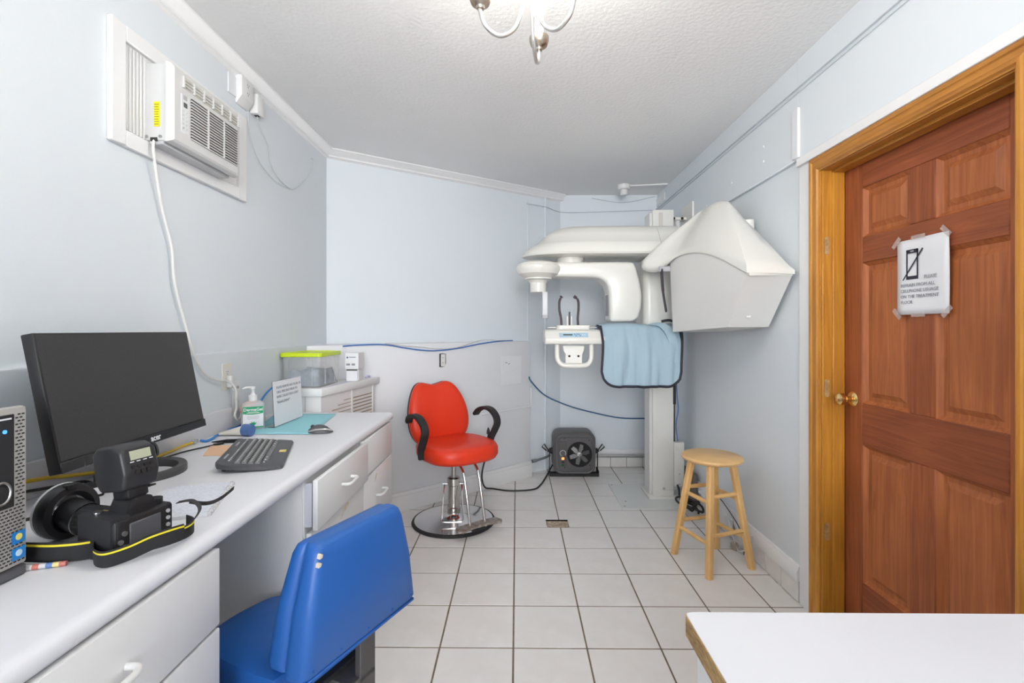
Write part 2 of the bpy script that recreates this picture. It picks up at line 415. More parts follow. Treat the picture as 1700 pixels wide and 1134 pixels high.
# frame: jambs with stops, casing with moulded profile
dpart('jamb', M_jamb, RW-.004, DX+.06, DY1-.020, DY1+.003, 0, DZ)
dpart('door_stop', M_jamb, RW+.035, DX-.004, DY1-.032, DY1-.018, 0, DZ-.02)
dpart('jamb', M_jamb, RW-.004, DX+.06, DY0-.003, DY0+.012, 0, DZ)
dpart('jamb_head', M_jambH, RW-.004, DX+.06, DY0, DY1, DZ-.014, DZ+.004)
dpart('door_stop', M_jambH, RW+.035, DX-.004, DY0+.01, DY1-.02, DZ-.026, DZ-.012)
cp = [(0, 0), (0, .018), (.010, .022), (.018, .020), (.022, .015), (.040, .015), (.046, .019), (.056, .019), (.062, .012), (.068, .010), (.068, 0)]
def casing(horizontal, Y=None, flip=1):
    q = B(); rings = []
    if horizontal:
        for yv, sgn in ((DY1-.008, 1), (DY0+.008, -1)):
            rings.append([(RW-t, yv+sgn*(.068-u_), DZ-.010+(.068-u_)) for u_, t in cp])
        q.loft(rings); return obj('casing_head', q, M_jambH, door, world=True, sharp=25)
    for zv in (0, 1):
        rings.append([(RW-t, Y+flip*(.068-u_), 0 if zv == 0 else DZ-.010+(.068-u_)) for u_, t in cp])
    q.loft(rings); return obj('casing', q, M_jamb, door, world=True, sharp=25)
casing(False, DY1-.008, 1); casing(False, DY0+.008, -1); casing(True)
for z in (1.695, 1.06, .42):
    q = B(); q.prism(rrect(-.011, .011, -.04, .04, .0105), 0, .0014, M=frame((RW+.014, DY1-.0215, z), (1, 0, 0), (0, 0, 1), (0, -1, 0)))
    o = obj('filled_mortise', q, mat('wood_filler', (.55, .36, .16), .8, var=(.35, .2, .08), vscale=60), door, world=True)
kb = B(); Mk = frame((DX, 2.118, 1.02), (0, 1, 0), (0, 0, 1), (-1, 0, 0))
kb.lathe([(.0, 0), (.031, 0), (.032, .004), (.026, .010), (.012, .013), (.0105, .030), (.016, .036), (.0235, .044), (.0265, .054), (.0255, .064), (.018, .070), (0, .071)], M=Mk)
obj('door_knob', kb, M_brass, door, world=True)['label'] = 'polished brass knob'
kb = B(); kb.box(DX-.004, DX+.0005, DY0+.012, DY0+.03, .92, 1.02, .002, 1); obj('hinge', kb, M_blackm, door, world=True)

# ------------------------------------------------------------------ window opening with air conditioner
WY0, WY1, WZ0, WZ1 = 1.596, 2.399, 1.955, 2.372
win = thing('window_1', 'white painted window casing around the air conditioner', None, (UL, 2.0, WZ0), kind='structure')
def wp(name, m, *a, bev=.003):
    q = B(); q.box(*a, bev=bev, seg=1); return obj(name, q, m, win, world=True)
wp('casing_board', M_trim, UL, UL+.02, WY0, WY0+.06, WZ0, WZ1); wp('casing_board', M_trim, UL, UL+.02, WY1-.06, WY1, WZ0, WZ1)
wp('casing_board', M_trim, UL, UL+.02, WY0+.06, WY1-.06, WZ1-.055, WZ1); wp('casing_board', M_trim, UL, UL+.02, WY0+.06, WY1-.06, WZ0, WZ0+.055)
wp('infill_panel', M_white, UL, UL+.006, WY0+.06, WY1-.06, WZ0+.055, WZ1-.055)
for k in range(6): wp('pleat', M_white, UL+.005, UL+.012, WY0+.068+k*.016, WY0+.078+k*.016, WZ0+.06, WZ1-.06, bev=.002)
AY0, AY1, AZ0, AZ1, AX = 1.748, 2.175, 2.012, 2.298, -1.262
M_ac = mat('ac_plastic', (.66, .66, .655), .5)
ac = thing('air_conditioner', 'white window air conditioner with slatted front grille on left wall', 'air conditioner', (UL+.02, 1.97, AZ0))
q = B(); q.box(UL+.008, AX-.02, AY0+.004, AY1-.004, AZ0, AZ1-.004, .006, 2); obj('body', q, M_ac, ac, world=True)
q = B(); fr = []
for ins, xx in ((.0, AX-.022), (-.002, AX-.012), (.004, AX+.004), (.012, AX+.010)):
    fr.append([(xx, AY0+ins, AZ0-.004+ins), (xx, AY1-ins, AZ0-.004+ins), (xx, AY1-ins, AZ1-ins), (xx, AY0+ins, AZ1-ins)])
q.loft(fr); obj('front_panel', q, M_ac, ac, world=True, sharp=25)
FX = AX+.010
q = B(); q.box(FX-.004, FX+.0012, 1.846, 2.155, 2.050, 2.212, .002, 1); obj('grille_backing', q, mat('grille_dark', (.07, .06, .055), .8), ac, world=True)
sl = B(); sl.box(0, .005, 0, .309, -.0024, .0024, .0008, 1); slm = finish(sl, 'slat', M_ac)
for k in range(15):
    o = obj('slat', slm, M_ac, ac, world=True); o.location = (FX+.0008, 1.846, 2.0535+k*.01115)
for yv in (1.947, 2.052):
    q = B(); q.box(FX+.002, FX+.0075, yv-.003, yv+.003, 2.050, 2.212); obj('grille_bar', q, M_ac, ac, world=True)
q = B(); q.box(FX-.003, FX+.0015, 1.80, 2.158, 2.228, 2.272, .002, 1); obj('vent_backing', q, mat('vent_shade', (.50, .48, .42), .7), ac, world=True)
for k in range(7):
    q = B(); yv = 1.803+k*.0588; q.box(FX, FX+.008, yv-.004, yv+.004, 2.228, 2.272, .001, 1); obj('vent_bar', q, M_ac, ac, world=True)
for zv in (2.238, 2.250, 2.262):
    q = B(); q.box(FX, FX+.006, 1.80, 2.158, zv-.0018, zv+.0018); obj('vent_louver', q, M_ac, ac, world=True)
q = B(); q.box(FX-.002, FX+.0012, 1.792, 1.836, 2.060, 2.205, .002, 1); cp_ = obj('control_panel', q, mat('ac_panel', (.74, .76, .77), .4), ac, world=True)
q = B(); q.box(FX, FX+.002, 1.806, 1.826, 2.158, 2.176); obj('display', q, M_dust, ac, world=True)
q = B(); q.box(FX, FX+.002, 1.803, 1.825, 2.186, 2.203); obj('badge', q, M_grey, ac, world=True)
for zv in (2.142, 2.126, 2.110, 2.094, 2.078):
    for yv in (1.804, 1.822):
        q = B(); q.cyl((FX, yv, zv), (FX+.0028, yv, zv), .0042, n=10); obj('button', q, M_grey if (zv < 2.08 and yv < 1.81) else mat('ac_button', (.62, .64, .66), .4), ac, world=True)
q = B(); q.box(-1.322, -1.300, AY0+.0015, AY0+.0045, 2.062, 2.152); st = obj('warning_sticker', q, M_yelst, ac, world=True)
st['label'] = 'yellow warning sticker'
for k in range(9):
    q = B(); q.box(-1.320, -1.302-random.random()*.004, AY0+.0008, AY0+.002, 2.068+k*.009, 2.071+k*.009); obj('print_line', q, mat('sticker_ink', (.35, .30, .02), .6), ac, world=True)
for xx in (-1.348, -1.298):
    q = B(); q.cyl((xx, AY0+.005, 2.025), (xx, AY0+.0, 2.025), .006, n=10); obj('screw', q, M_steel, ac, world=True)
q = B(); q.box(-1.335, -1.31, AY0+.002, AY0+.006, 2.009, 2.022); obj('cord_notch', q, M_dark, ac, world=True)
q = B(); q.box(UL+.02, AX-.03, AY0+.01, AY1-.01, AZ0-.012, AZ0+.002, .003, 1); obj('bottom_tray', q, mat('tray_grey', (.60, .60, .61), .5), ac, world=True)
q = B(); q.tube(cr([(-1.322, AY0+.012, 2.022), (-1.325, 1.752, 1.985), (-1.338, 1.79, 1.876), (-1.345, 1.825, 1.773), (-1.345, 1.874, 1.644), (-1.345, 1.891, 1.504), (-1.345, 1.953, 1.339), (-1.328, 1.972, 1.235), (-1.322, 2.024, 1.145), (-1.320, 2.10, 1.105), (-1.315, 2.19, 1.085), (-1.300, 2.225, 1.05), (-1.298, 2.228, 1.00), (-1.302, 2.235, .955), (-1.300, 2.22, .925), (-1.30, 2.25, .90), (-1.31, 2.29, .93), (-1.312, 2.235, 1.03), (-1.312, 2.222, 1.055)], 5), .0052, 8)
obj('power_cord', q, mat('cord_white', (.74, .74, .72), .5), ac, world=True)

# ------------------------------------------------------------------ wall outlets
def duplex(t, M, w_=.07, h_=.115):
    """receptacle faces in frame M: x right, y up, z out of wall"""
    for s_ in (-.02, .02):
        q = B(); q.prism(rrect(-.016, .016, s_-.014, s_+.014, .009), .004, .0062, M=M); obj('receptacle', q, M_white, t, world=True)
        q = B()
        for xx in (-.006, .006): q.box(xx-.0012, xx+.0012, s_-.001, s_+.006, .006, .0066, M=M)
        q.cyl((0, s_-.007, .006), (0, s_-.007, .0066), .0024, n=8, M=M); obj('slot', q, M_dark, t, world=True)
ML = lambda y, z, x=LL: frame((x, y, z), (0, 1, 0), (0, 0, 1), (1, 0, 0))
t = thing('wall_outlet', 'cream duplex wall outlet above the counter behind the pump bottle', 'outlet', (LL, 2.215, 1.10))
q = B(); q.box(-.036, .036, -.06, .06, 0, .005, .002, 1, M=ML(2.215, 1.105)); obj('cover_plate', q, mat('cream_plate', (.80, .78, .70), .4), t, world=True); duplex(t, ML(2.215, 1.105))
q = B(); q.box(LL+.006, LL+.03, 2.205, 2.235, 1.055, 1.11, .006, 2); obj('plug', q, mat('plug_white', (.72, .72, .70), .5), t, world=True)
t = thing('wall_outlet', 'small white outlet low on left wall just right of the plugged one', 'outlet', (LL, 2.292, 1.02))
q = B(); q.box(-.03, .03, -.075, .075, 0, .005, .002, 1, M=ML(2.292, 1.005)); obj('cover_plate', q, M_wall2, t, world=True)
q = B(); q.prism(rrect(-.014, .014, -.013, .013, .008), .005, .007, M=ML(2.296, 1.045)); obj('receptacle', q, M_white, t, world=True)
q = B(); q.box(-.006, -.003, -.004, .008, .007, .008, M=ML(2.296, 1.045)); q.box(.003, .006, -.004, .008, .007, .008, M=ML(2.296, 1.045)); obj('slot', q, M_dark, t, world=True)
# upper box with extender near the crown moulding
t = thing('outlet_extender', 'white boxy outlet extender with two sockets beside the air conditioner', 'outlet', (UL, 2.37, 2.42))
Mx = ML(2.385, 2.508, UL)
q = B(); q.box(-.115, -.050, -.062, .035, 0, .006, .002, 1, M=Mx); obj('wall_plate', q, M_wall2, t, world=True)
q = B(); q.prism([(0, -.085), (.006, -.085), (.034, -.047), (.034, .052), (0, .052)], -.052, .052, 'xz', .004, M=frame((UL, 2.385, 2.508), (1, 0, 0), (0, 1, 0), (0, 0, 1))); obj('body', q, M_white, t, world=True)
duplex(t, ML(2.385, 2.506, UL+.0290))
t = thing('plug_adapter', 'white plug adapter hanging right of the outlet extender', 'adapter', (UL, 2.5, 2.42))
q = B(); q.box(UL, UL+.008, 2.445, 2.478, 2.46, 2.55, .002, 1); obj('bracket', q, M_white, t, world=True)
q = B(); q.box(UL, UL+.045, 2.455, 2.525, 2.425, 2.525, .006, 2); obj('body', q, M_white, t, world=True)
q = B(); q.box(UL+.012, UL+.034, 2.478, 2.50, 2.4235, 2.427); obj('port', q, M_dark, t, world=True)
q = B(); q.tube(cr([(UL+.022, 2.49, 2.426), (-1.355, 2.55, 2.381), (-1.357, 2.637, 2.318), (-1.357, 2.657, 2.242), (-1.357, 2.724, 2.19), (-1.357, 2.854, 2.165), (-1.357, 2.947, 2.185), (-1.357, 3.099, 2.29), (-1.357, 3.21, 2.40), (-1.357, 3.22, 2.455), (-1.358, 3.185, 2.452)], 5), .0025, 6)
obj('thin_wire', q, mat('wire_pale', (.62, .66, .68), .5), t, world=True)
q = B(); q.tube(cr([(-1.357, 2.43, 2.42), (-1.357, 2.455, 2.30), (-1.357, 2.544, 2.203), (-1.357, 2.724, 2.155), (-1.357, 2.854, 2.160)], 5), .0016, 6)
obj('thin_wire', q, MATS['wire_pale'], t, world=True)
# outlets in the lower angled wall
def MA(s_, z): p = LW(s_, 0, z); return frame(p, (lu.x, lu.y, 0), (0, 0, 1), (ln.x, ln.y, 0))
sA = (Vector((-.563, 3.733))-P1).dot(lu)
t = thing('wall_outlet', 'uncovered outlet in a dark cut-out above the red chair', 'outlet', LW(sA, 0, 1.05))
q = B(); q.prism([(-.03, -.05), (-.006, -.053), (.02, -.047), (.03, -.02), (.028, .05), (-.002, .054), (-.03, .052)], .0005, .002, M=MA(sA, 1.083)); obj('cut_out', q, M_dark, t, world=True)
q = B(); q.prism(rrect(-.018, .021, -.047, .048, .006), .002, .006, M=MA(sA, 1.083)); obj('receptacle_body', q, M_white, t, world=True); duplex(t, MA(sA, 1.083))
sB = (Vector((-.052, 4.183))-P1).dot(lu)
t = thing('wall_outlet', 'small white horizontal outlet on the access panel near the wall end', 'outlet', LW(sB, 0, 1.03))
q = B(); q.prism(rrect(-.045, .045, -.026, .026, .004), .004, .007, M=MA(sB-.03, 1.025)); obj('cover_plate', q, M_wall2, t, world=True)
q = B()
for xx, yv in ((-.02, .006), (-.008, .006), (.012, -.006), (.022, -.004)): q.box(xx, xx+.005, yv, yv+.009, .007, .008, M=MA(sB-.03, 1.025))
obj('slot', q, M_dark, t, world=True)
q = B(); q.box(-.10, .135, -.12, .13, .0005, .004, .0015, 1, M=MA(sB, .965)); tag(obj('access_panel', q, M_wall2), 'white access panel low on the angled wall beside its end', 'panel')
q = B(); q.box(-.06, .04, -.018, .018, .004, .0065, .001, 1, M=MA(sB, .945)); tag(obj('blank_plate', q, M_wall2), 'blank white plate below the small horizontal outlet', 'plate')

# wall cables
bl = [(-1.154, 3.212, 1.21), (-1.061, 3.295, 1.216), (-.927, 3.412, 1.214), (-.821, 3.505, 1.190), (-.71, 3.604, 1.168), (-.611, 3.69, 1.160), (-.466, 3.818, 1.172), (-.287, 3.976, 1.205), (-.143, 4.103, 1.222), (-.03, 4.20, 1.226)]
blp = [Vector(p)+Vector((ln.x, ln.y, 0))*-.010 for p in bl]
q = B(); q.tube(cr(blp, 5), .0048, 8); tag(obj('network_cable', q, M_blued), 'blue network cable sagging along the ledge of the angled wall', 'cable')
bl2 = [Vector(p)+Vector((ln.x, ln.y, 0))*-.008+Vector((0, 0, dz)) for p, dz in zip(bl[2:], (.008, .012, .022, .014, .006, .028, .006, .004))]
q = B(); q.tube(cr(bl2, 5), .002, 6); tag(obj('thin_wire', q, mat('wire_tan', (.45, .38, .30), .6)), 'thin tan wire twisted beside the blue cable on the ledge', 'wire')
q = B(); q.tube(cr([LW(LWlen-.02, .01, .90), LW(LWlen+.01, .012, .85), (.269, 4.52, .704), (.497, 4.58, .598), (.725, 4.60, .534), (.982, 4.62, .480), (1.232, 4.64, .472)], 6), .006, 8)
tag(obj('network_cable', q, mat('dark_blue_cable', (.03, .12, .27), .5)), 'dark blue cable drooping across the back wall behind the column', 'cable')
q = B(); q.tube(cr([UW(ULEN-.40, .006, 2.475), UW(ULEN-.2, .024, 2.47), UW(ULEN-.02, .012, 2.45), (.6, BW-.006, 2.447), (1.0, BW-.006, 2.458), (1.33, BW-.006, 2.468)], 5), .003, 6)
tag(obj('thin_wire', q, mat('wire_grey', (.46, .50, .53), .6)), 'thin grey wire running level along the top of the back wall', 'wire')
q = B(); q.tube(cr([(.72, BW-.005, 2.585), (.95, BW-.005, 2.545), (1.10, BW-.005, 2.55), (1.33, BW-.006, 2.60)], 5), .0025, 6)
tag(obj('thin_wire', q, MATS['wire_grey']), 'thin wire hanging in a shallow loop just under the ceiling', 'wire')

# ceiling detector
t = thing('ceiling_sensor', 'small round white sensor on the ceiling near the back wall', 'sensor', (.96, 4.35, CEIL-.09))
q = B(); q.lathe([(0, 0), (.028, 0), (.032, .01), (.032, .045), (.05, .05), (.055, .06), (.055, .09), (0, .09)], (.96, 4.35, CEIL-.09)); obj('housing', q, M_white, t, world=True)
q = B(); q.tube([(1.01, 4.34, CEIL-.008), (1.335, 4.29, CEIL-.008)], .007, 8); obj('raceway', q, M_trim, t, world=True)

# ------------------------------------------------------------------ chandelier
CZ = 2.165; cc = Vector((.038, 1.345, 0))
t = thing('chandelier', 'three arm aged nickel chandelier hanging from the ceiling', 'chandelier', (cc.x, cc.y, CEIL))
q = B(); q.lathe([(0, 0), (.012, -.0), (.014, -.03), (.03, -.06), (.034, -.10), (.02, -.14), (.012, -.17), (.012, -.25), (.02, -.262), (.045, -.285), (.05, -.2999)][::-1], (cc.x, cc.y, CEIL)); obj('stem', q, M_nickel, t, world=True)
q = B(); q.lathe([(0, -.045), (.02, -.043), (.05, -.025), (.058, -.001), (0, -.001)], (cc.x, cc.y, CEIL)); obj('canopy', q, M_nickel, t, world=True)
for ang in (78, 201, 319):
    a = math.radians(ang); R = .145; u = Vector((math.cos(a), math.sin(a), 0))
    def pt(r, z): p = cc+u*r; return (p.x, p.y, z)
    arm = B(); arm.tube(cr([pt(.010, 2.365), pt(.014, 2.32), pt(.020, 2.24), pt(.042, 2.155), pt(.088, 2.118), pt(.130, 2.135), pt(R, 2.17), pt(R, 2.182)], 6), .0058, 10)
    ao = obj('arm', arm, M_arm, t, world=True)
    base = pt(R, 2.178)
    q = B(); q.lathe([(0, 0), (.010, 0), (.012, .006), (.024, .013), (.030, .028), (.030, .040), (.027, .042), (.022, .04), (0, .04)], base); obj('cup', q, M_nickel, ao, world=True)
    q = B(); q.lathe([(.0, .04), (.014, .04), (.014, .10), (0, .10)], base, n=16); obj('candle_sleeve', q, M_trim, ao, world=True)
    q = B(); q.lathe([(0, .10), (.012, .10), (.020, .125), (.018, .15), (.008, .175), (0, .19)], base, n=16); obj('bulb', q, M_bulb, ao, world=True)
    ld = bpy.data.lights.new('bulb_light', 'POINT'); ld.energy = BULB_W; ld.color = (1, .94, .85); ld.shadow_soft_size = .05
    lo = bpy.data.objects.new('bulb_light', ld); C.objects.link(lo); lo.location = (base[0], base[1], base[2]+.21)

# ================================================================== LEFT COUNTER AND CABINETS
CT = .86; CE = 2.69; CF = -.688
wt = thing('worktop', 'long white laminate worktop with rolled front edge along the left wall', 'worktop', (-1.0, 1.3, CT-.04))
q = B(); q.prism([(LL, CT-.035), (CF-.02, CT-.040), (CF-.008, CT-.037), (CF-.001, CT-.028), (CF, CT-.018), (CF-.003, CT-.008), (CF-.012, CT-.001), (CF-.026, CT), (LL, CT)], -.3, CE, 'xz'); obj('slab', q, M_lam, wt, world=True, sharp=50)
q = B(); q.box(LL, LL+.019, -.3, 2.235, CT, CT+.100, .004, 2); obj('backsplash', q, M_lam, wt, world=True)
FXC = -.706
def pull(parent, yc, zc, x, ln_=.100):
    q = B(); h = ln_/2
    q.tube(cr([(x, yc-h, zc), (x+.018, yc-h, zc), (x+.030, yc-h+.012, zc), (x+.031, yc, zc), (x+.030, yc+h-.012, zc), (x+.018, yc+h, zc), (x, yc+h, zc)], 4), .0065, 10)
    return obj('handle', q, M_white, parent, world=True)
def drawer(cab, y0, y1, z0, z1, out=0, handle=True, hz=None):
    q = B(); q.box(FXC+out, FXC+out+.018, y0+.002, y1-.002, z0+.002, z1-.002, .003, 2); o = obj('drawer', q, M_cab, cab, world=True)
    if handle: pull(o, (y0+y1)/2, hz or (z0+z1)/2, FXC+out+.018)
    return o
# near cabinet
cb = thing('drawer_cabinet', 'white drawer cabinet nearest the camera under the worktop', 'cabinet', (-1.0, .5, 0))
q = B(); q.box(LL+.002, FXC-.002, -.28, 1.118, .09, CT-.041); q.box(LL+.002, FXC-.06, -.26, 1.10, 0, .09); obj('carcass', q, M_cab, cb, world=True)
for y0, y1 in ((.475, 1.118), (-.16, .473)):
    for z0, z1 in ((.638, .818), (.455, .634), (.272, .451), (.095, .268)): drawer(cb, y0, y1, z0, z1)
# far cabinet
cb = thing('drawer_cabinet', 'white drawer cabinet at the far end of the worktop behind the blue chair', 'cabinet', (-1.0, 2.13, 0))
q = B(); q.box(LL+.002, FXC-.002, 1.604, 2.662, .09, CT-.041); q.box(LL+.002, FXC-.06, 1.62, 2.65, 0, .09); obj('carcass', q, M_cab, cb, world=True)
q = B(); q.box(LL+.004, FXC-.004, 1.597, 1.6035, .0, CT-.042); o = obj('side_panel', q, M_cabside, cb, world=True); o['label'] = 'white side panel facing the knee space'
q = B(); q.box(FXC-.12, FXC+.02, 1.612, 1.622, .66, .805, .001, 1); obj('drawer_slide', q, mat('slide_grey', (.60, .60, .66), .4), cb, world=True)
drawer(cb, 1.612, 2.168, .645, .818, out=.022); drawer(cb, 2.172, 2.662, .645, .818, handle=False)
drawer(cb, 1.612, 2.168, .37, .640); drawer(cb, 2.172, 2.662, .37, .640, hz=.512)
drawer(cb, 1.612, 2.168, .095, .366); drawer(cb, 2.172, 2.662, .095, .366)
M_stain = mat('tan_scuff', (.70, .56, .36), .6, var=(.76, .74, .70), vscale=60)
for y, z, w_, h_ in ((1.93, .60, .05, .022), (2.36, .60, .018, .02)):
    q = B(); q.prism([(y-w_, z-h_), (y-w_*.1, z-h_*.3), (y+w_, z+h_*.4), (y+w_*.6, z+h_), (y-w_*.4, z+h_*.5)], FXC+.018, FXC+.0186, 'yz'); obj('scuff_mark', q, M_stain, cb, world=True)

# ------------------------------------------------------------------ radiator cover with what stands on it
rc = thing('radiator_cover', 'white painted radiator cover with perforated side beyond the worktop', 'cover', (-1.15, 3.0, 0))
RT = .99
foot = [(LL+.004, 2.700), (-1.092, 2.700), (-.958, 3.378), (LL+.004, 3.045)]
q = B(); q.prism(foot, RT-.045, RT, bev=.004); obj('top_board', q, M_cab, rc, world=True)
ins = [(LL+.01, 2.712), (-1.104, 2.712), (-.984, 3.330), (LL+.01, 3.028)]
q = B(); q.prism(ins, 0, RT-.046); obj('body', q, M_cab, rc, world=True)
A, Bq = Vector(ins[1]), Vector(ins[2]); ru = (Bq-A).normalized(); rn = Vector((ru.y, -ru.x)); RL = (Bq-A).length
def RM(s_, z): p = A+ru*s_; return frame((p.x, p.y, z), (ru.x, ru.y, 0), (0, 0, 1), (rn.x, rn.y, 0))
q = B(); q.box(.330, .342, .0, RT-.046, 0, .006, M=RM(0, 0)); q.box(RL-.03, RL-.006, 0, RT-.046, 0, .006, M=RM(0, 0)); q.box(0, .012, 0, RT-.046, 0, .004, M=RM(0, 0)); obj('batten', q, M_cab, rc, world=True)
hole = B()
for k in range(14):
    for i in range(22):
        s_ = .06+i*.0125
        if s_ > .325 or (k > 10 and i < (k-10)*5): continue
        hole.box(s_-.0035, s_+.0035, -.003, .003, 0, .0012, M=RM(0, RT-.10-.022*(13-k)-.0))
    hole.box(.352, RL-.036, -.004, .003, 0, .0012, M=RM(0, RT-.10-.022*(13-k)))
o = obj('perforations', hole, mat('hole_tan', (.36, .27, .20), .9), rc, world=True); o['kind'] = 'stuff'
q = B(); q.box(-1.19, -1.188, 2.7105, 2.713, 0, RT-.046); obj('panel_joint', q, M_grey, rc, world=True)
# bin
bn = thing('storage_bin', 'clear plastic storage bin with a lime green lid on the radiator cover', 'bin', (-1.22, 2.9, RT))
x0, x1, y0, y1 = LL+.006, -1.104, 2.712, 3.085
if True:
    y1 = 3.03
    q = B()
    def rg(i_, z): return [(p[0], p[1], z) for p in rrect(x0+i_, x1-i_, y0+i_, y1-i_, .018)]
    q.loft([rg(.010, RT+.001), rg(.004, RT+0.1810), rg(.0065, RT+0.1810), rg(.0125, RT+.004)]); obj('tub', q, M_clearbin, bn, world=True)
    q = B(); q.loft([rg(-.001, RT+0.1760), rg(-.004, RT+0.1780), rg(-.004, RT+0.1940), rg(.0, RT+0.2000), rg(.014, RT+0.2000), rg(.018, RT+0.1940), rg(.018, RT+0.1820), rg(.0, RT+0.1765)], cap=False); obj('lid_rim', q, M_lime, bn, world=True)
    q = B(); q.loft([rg(.016, RT+0.1900), rg(.016, RT+0.1940)]); obj('lid_panel', q, mat('lid_clear', (.85, .90, .55), .2, alpha=.55), bn, world=True)
    q = B()
    for yv in (y0-.003,): q.box(-1.27, -1.17, yv, yv+.008, RT+0.1660, RT+0.1740, .003, 1)
    obj('lid_clip', q, MATS['clear_bin_plastic'], bn, world=True)
    for yv in (2.79, 2.93):
        q = B(); q.box(x1-.007, x1-.003, yv, yv+.006, RT+.004, RT+0.1740); obj('rib', q, M_clearbin, bn, world=True)
    for xv in (-1.29, -1.155):
        q = B(); q.box(xv, xv+.005, y0+.003, y0+.007, RT+.004, RT+0.1740); obj('rib', q, M_clearbin, bn, world=True)
    # cloth inside
    cl = B(); gx, gy = 9, 12; V = []
    random.seed(3)
    for j in range(gy+1):
        for i in range(gx+1):
            u_, v_ = i/gx, j/gy
            zt = RT+.090+.018*math.sin(u_*7+1)*math.cos(v_*6)+random.uniform(-.006, .006)
            if i in (0, gx) or j in (0, gy): zt = RT+.010
            V.append((x0+.018+u_*(x1-x0-.036), y0+.018+v_*(y1-y0-.036), zt))
    cl._add(V, [(j*(gx+1)+i, j*(gx+1)+i+1, (j+1)*(gx+1)+i+1, (j+1)*(gx+1)+i) for j in range(gy) for i in range(gx)])
    tag(obj('folded_cloth', cl, mat('slate_cloth', (.30, .38, .47), .8, var=(.13, .17, .22), vscale=20), sharp=80), 'slate blue crumpled cloth inside the clear storage bin', 'cloth')
# paper on the cover, two boxes
q = B(); q.prism([(-1.10, 2.74), (-1.085, 2.80), (-1.005, 3.32), (-1.10, 3.26)], RT, RT+.0012); tag(obj('paper_sheet', q, mat('lilac_paper', (.70, .69, .80), .8)), 'pale lilac sheets of paper lying on the radiator cover', 'paper')
bx = thing('carton', 'white carton with blue printed triangle leaning behind the storage bin', 'box', (-1.06, 3.10, RT+.08))
q = B(); q.box(-1.098, -1.012, 3.085, 3.19, RT+.0775, RT+.182, .001, 1); obj('carton_body', q, M_paper, bx, world=True)
fy = 3.085
q = B(); q.prism([(-1.090, RT+.148), (-1.076, RT+.148), (-1.083, RT+.162)], fy-.0006, fy, 'xz'); obj('printed_triangle', q, mat('blue_ink', (.06, .08, .30), .7), bx, world=True)
q = B()
q.box(-1.072, -1.03, fy-.0006, fy, RT+.152, RT+.157); q.box(-1.090, -1.066, fy-.0006, fy, RT+.102, RT+.114); q.box(-1.056, -1.034, fy-.0006, fy, RT+.102, RT+.114); obj('printed_block', q, M_inkg, bx, world=True)
bx = thing('carton', 'small open white carton under the printed carton on the radiator cover', 'box', (-1.06, 3.10, RT))
q = B(); q.box(-1.092, -1.018, 3.09, 3.18, RT+.0015, RT+.076, .001, 1); obj('carton_body', q, M_paper, bx, world=True)
q = B(); q.prism([(-1.020, 3.088), (-1.012, 3.078), (-1.008, 3.079), (-1.016, 3.09)], RT+.010, RT+.074); obj('flap', q, M_paper, bx, world=True)
q = B(); q.box(-1.09, -1.02, 3.0885, 3.09, RT+.068, RT+.0755); obj('opening', q, M_dark, bx, world=True)
q = B(); q.tube(cr([(-1.025, 3.27, RT+.008), (-1.012, 3.285, RT+.018), (-1.005, 3.30, RT+.012), (-1.015, 3.305, RT+.008)], 4), .006, 6); tag(obj('crumpled_tissue', q, mat('violet_tissue', (.55, .52, .72), .8)), 'small crumpled violet tissue at the far corner of the radiator cover', 'tissue')

# ================================================================== ON THE COUNTER
# computer tower
pc = thing('computer_tower', 'black and grey desktop computer tower at the left end of the worktop', 'computer', (-1.12, .823, CT))
px0, px1, py0, py1, pz1 = LL+.03, -.930, .735, .911, 1.178
q = B(); q.box(px0, px1-.02, py0+.002, py1-.002, CT+.006, pz1-.004, .003, 1); obj('case', q, M_black, pc, world=True)
q = B(); q.box(px1-.02, px1, py0, py1, CT+.022, pz1, .005, 2); obj('front_bezel', q, M_mesh, pc, world=True)
q = B(); q.box(px1-.02, px1+.001, py0, py1, CT, CT+.021, .004, 1); obj('front_foot', q, M_dust, pc, world=True)
q = B(); q.box(px1-.004, px1+.002, py0+.012, .886, CT+.135, pz1-.012, .001, 1); ip = obj('drive_panel', q, M_blackm, pc, world=True)
sl = B()
z = CT+.03; k = 0
while z < pz1-.012:
    y = py0+.008+(k % 2)*.0035
    while y < py1-.010:
        if not (y < .888 and z > CT+.132): sl.box(px1-.0005, px1+.0006, y, y+.0048, z, z+.0026)
        y += .0075
    z += .0062; k += 1
o = obj('vent_slots', sl, M_dark, pc, world=True); o['kind'] = 'stuff'
q = B(); q.cyl((px1+.002, .868, 1.136), (px1+.0035, .868, 1.136), .0035, n=12); obj('power_light', q, mat('blue_led', (.05, .2, 1), .3, emit=(.05, .25, 1), estr=1.5), pc, world=True)
q = B(); q.box(px1+.0019, px1+.0026, .838, .880, 1.157, 1.160); obj('drive_label', q, M_paper, pc, world=True)
q = B(); q.tube([(px1+.003, .862+.016*math.cos(a*PI/10), 1.025+.020*math.sin(a*PI/10)) for a in range(20)], .0022, 6, closed=True); obj('emblem_ring', q, M_steel, pc, world=True)
for zc, cm, nm in ((.935, (.75, .65, .15), 'sun'), (.905, (.55, .75, .90), 'oval')):
    q = B(); q.box(px1+.0007, px1+.0014, .882, .906, zc-.011, zc+.011); s_ = obj('sticker', q, mat('sticker_blue', (.02, .22, .62), .4), pc, world=True)
    q = B(); q.cyl((px1+.0013, .894, zc+.001), (px1+.0019, .894, zc+.001), .0062, n=14); obj('sticker_mark', q, mat('mark_'+nm, cm, .5), s_, world=True)

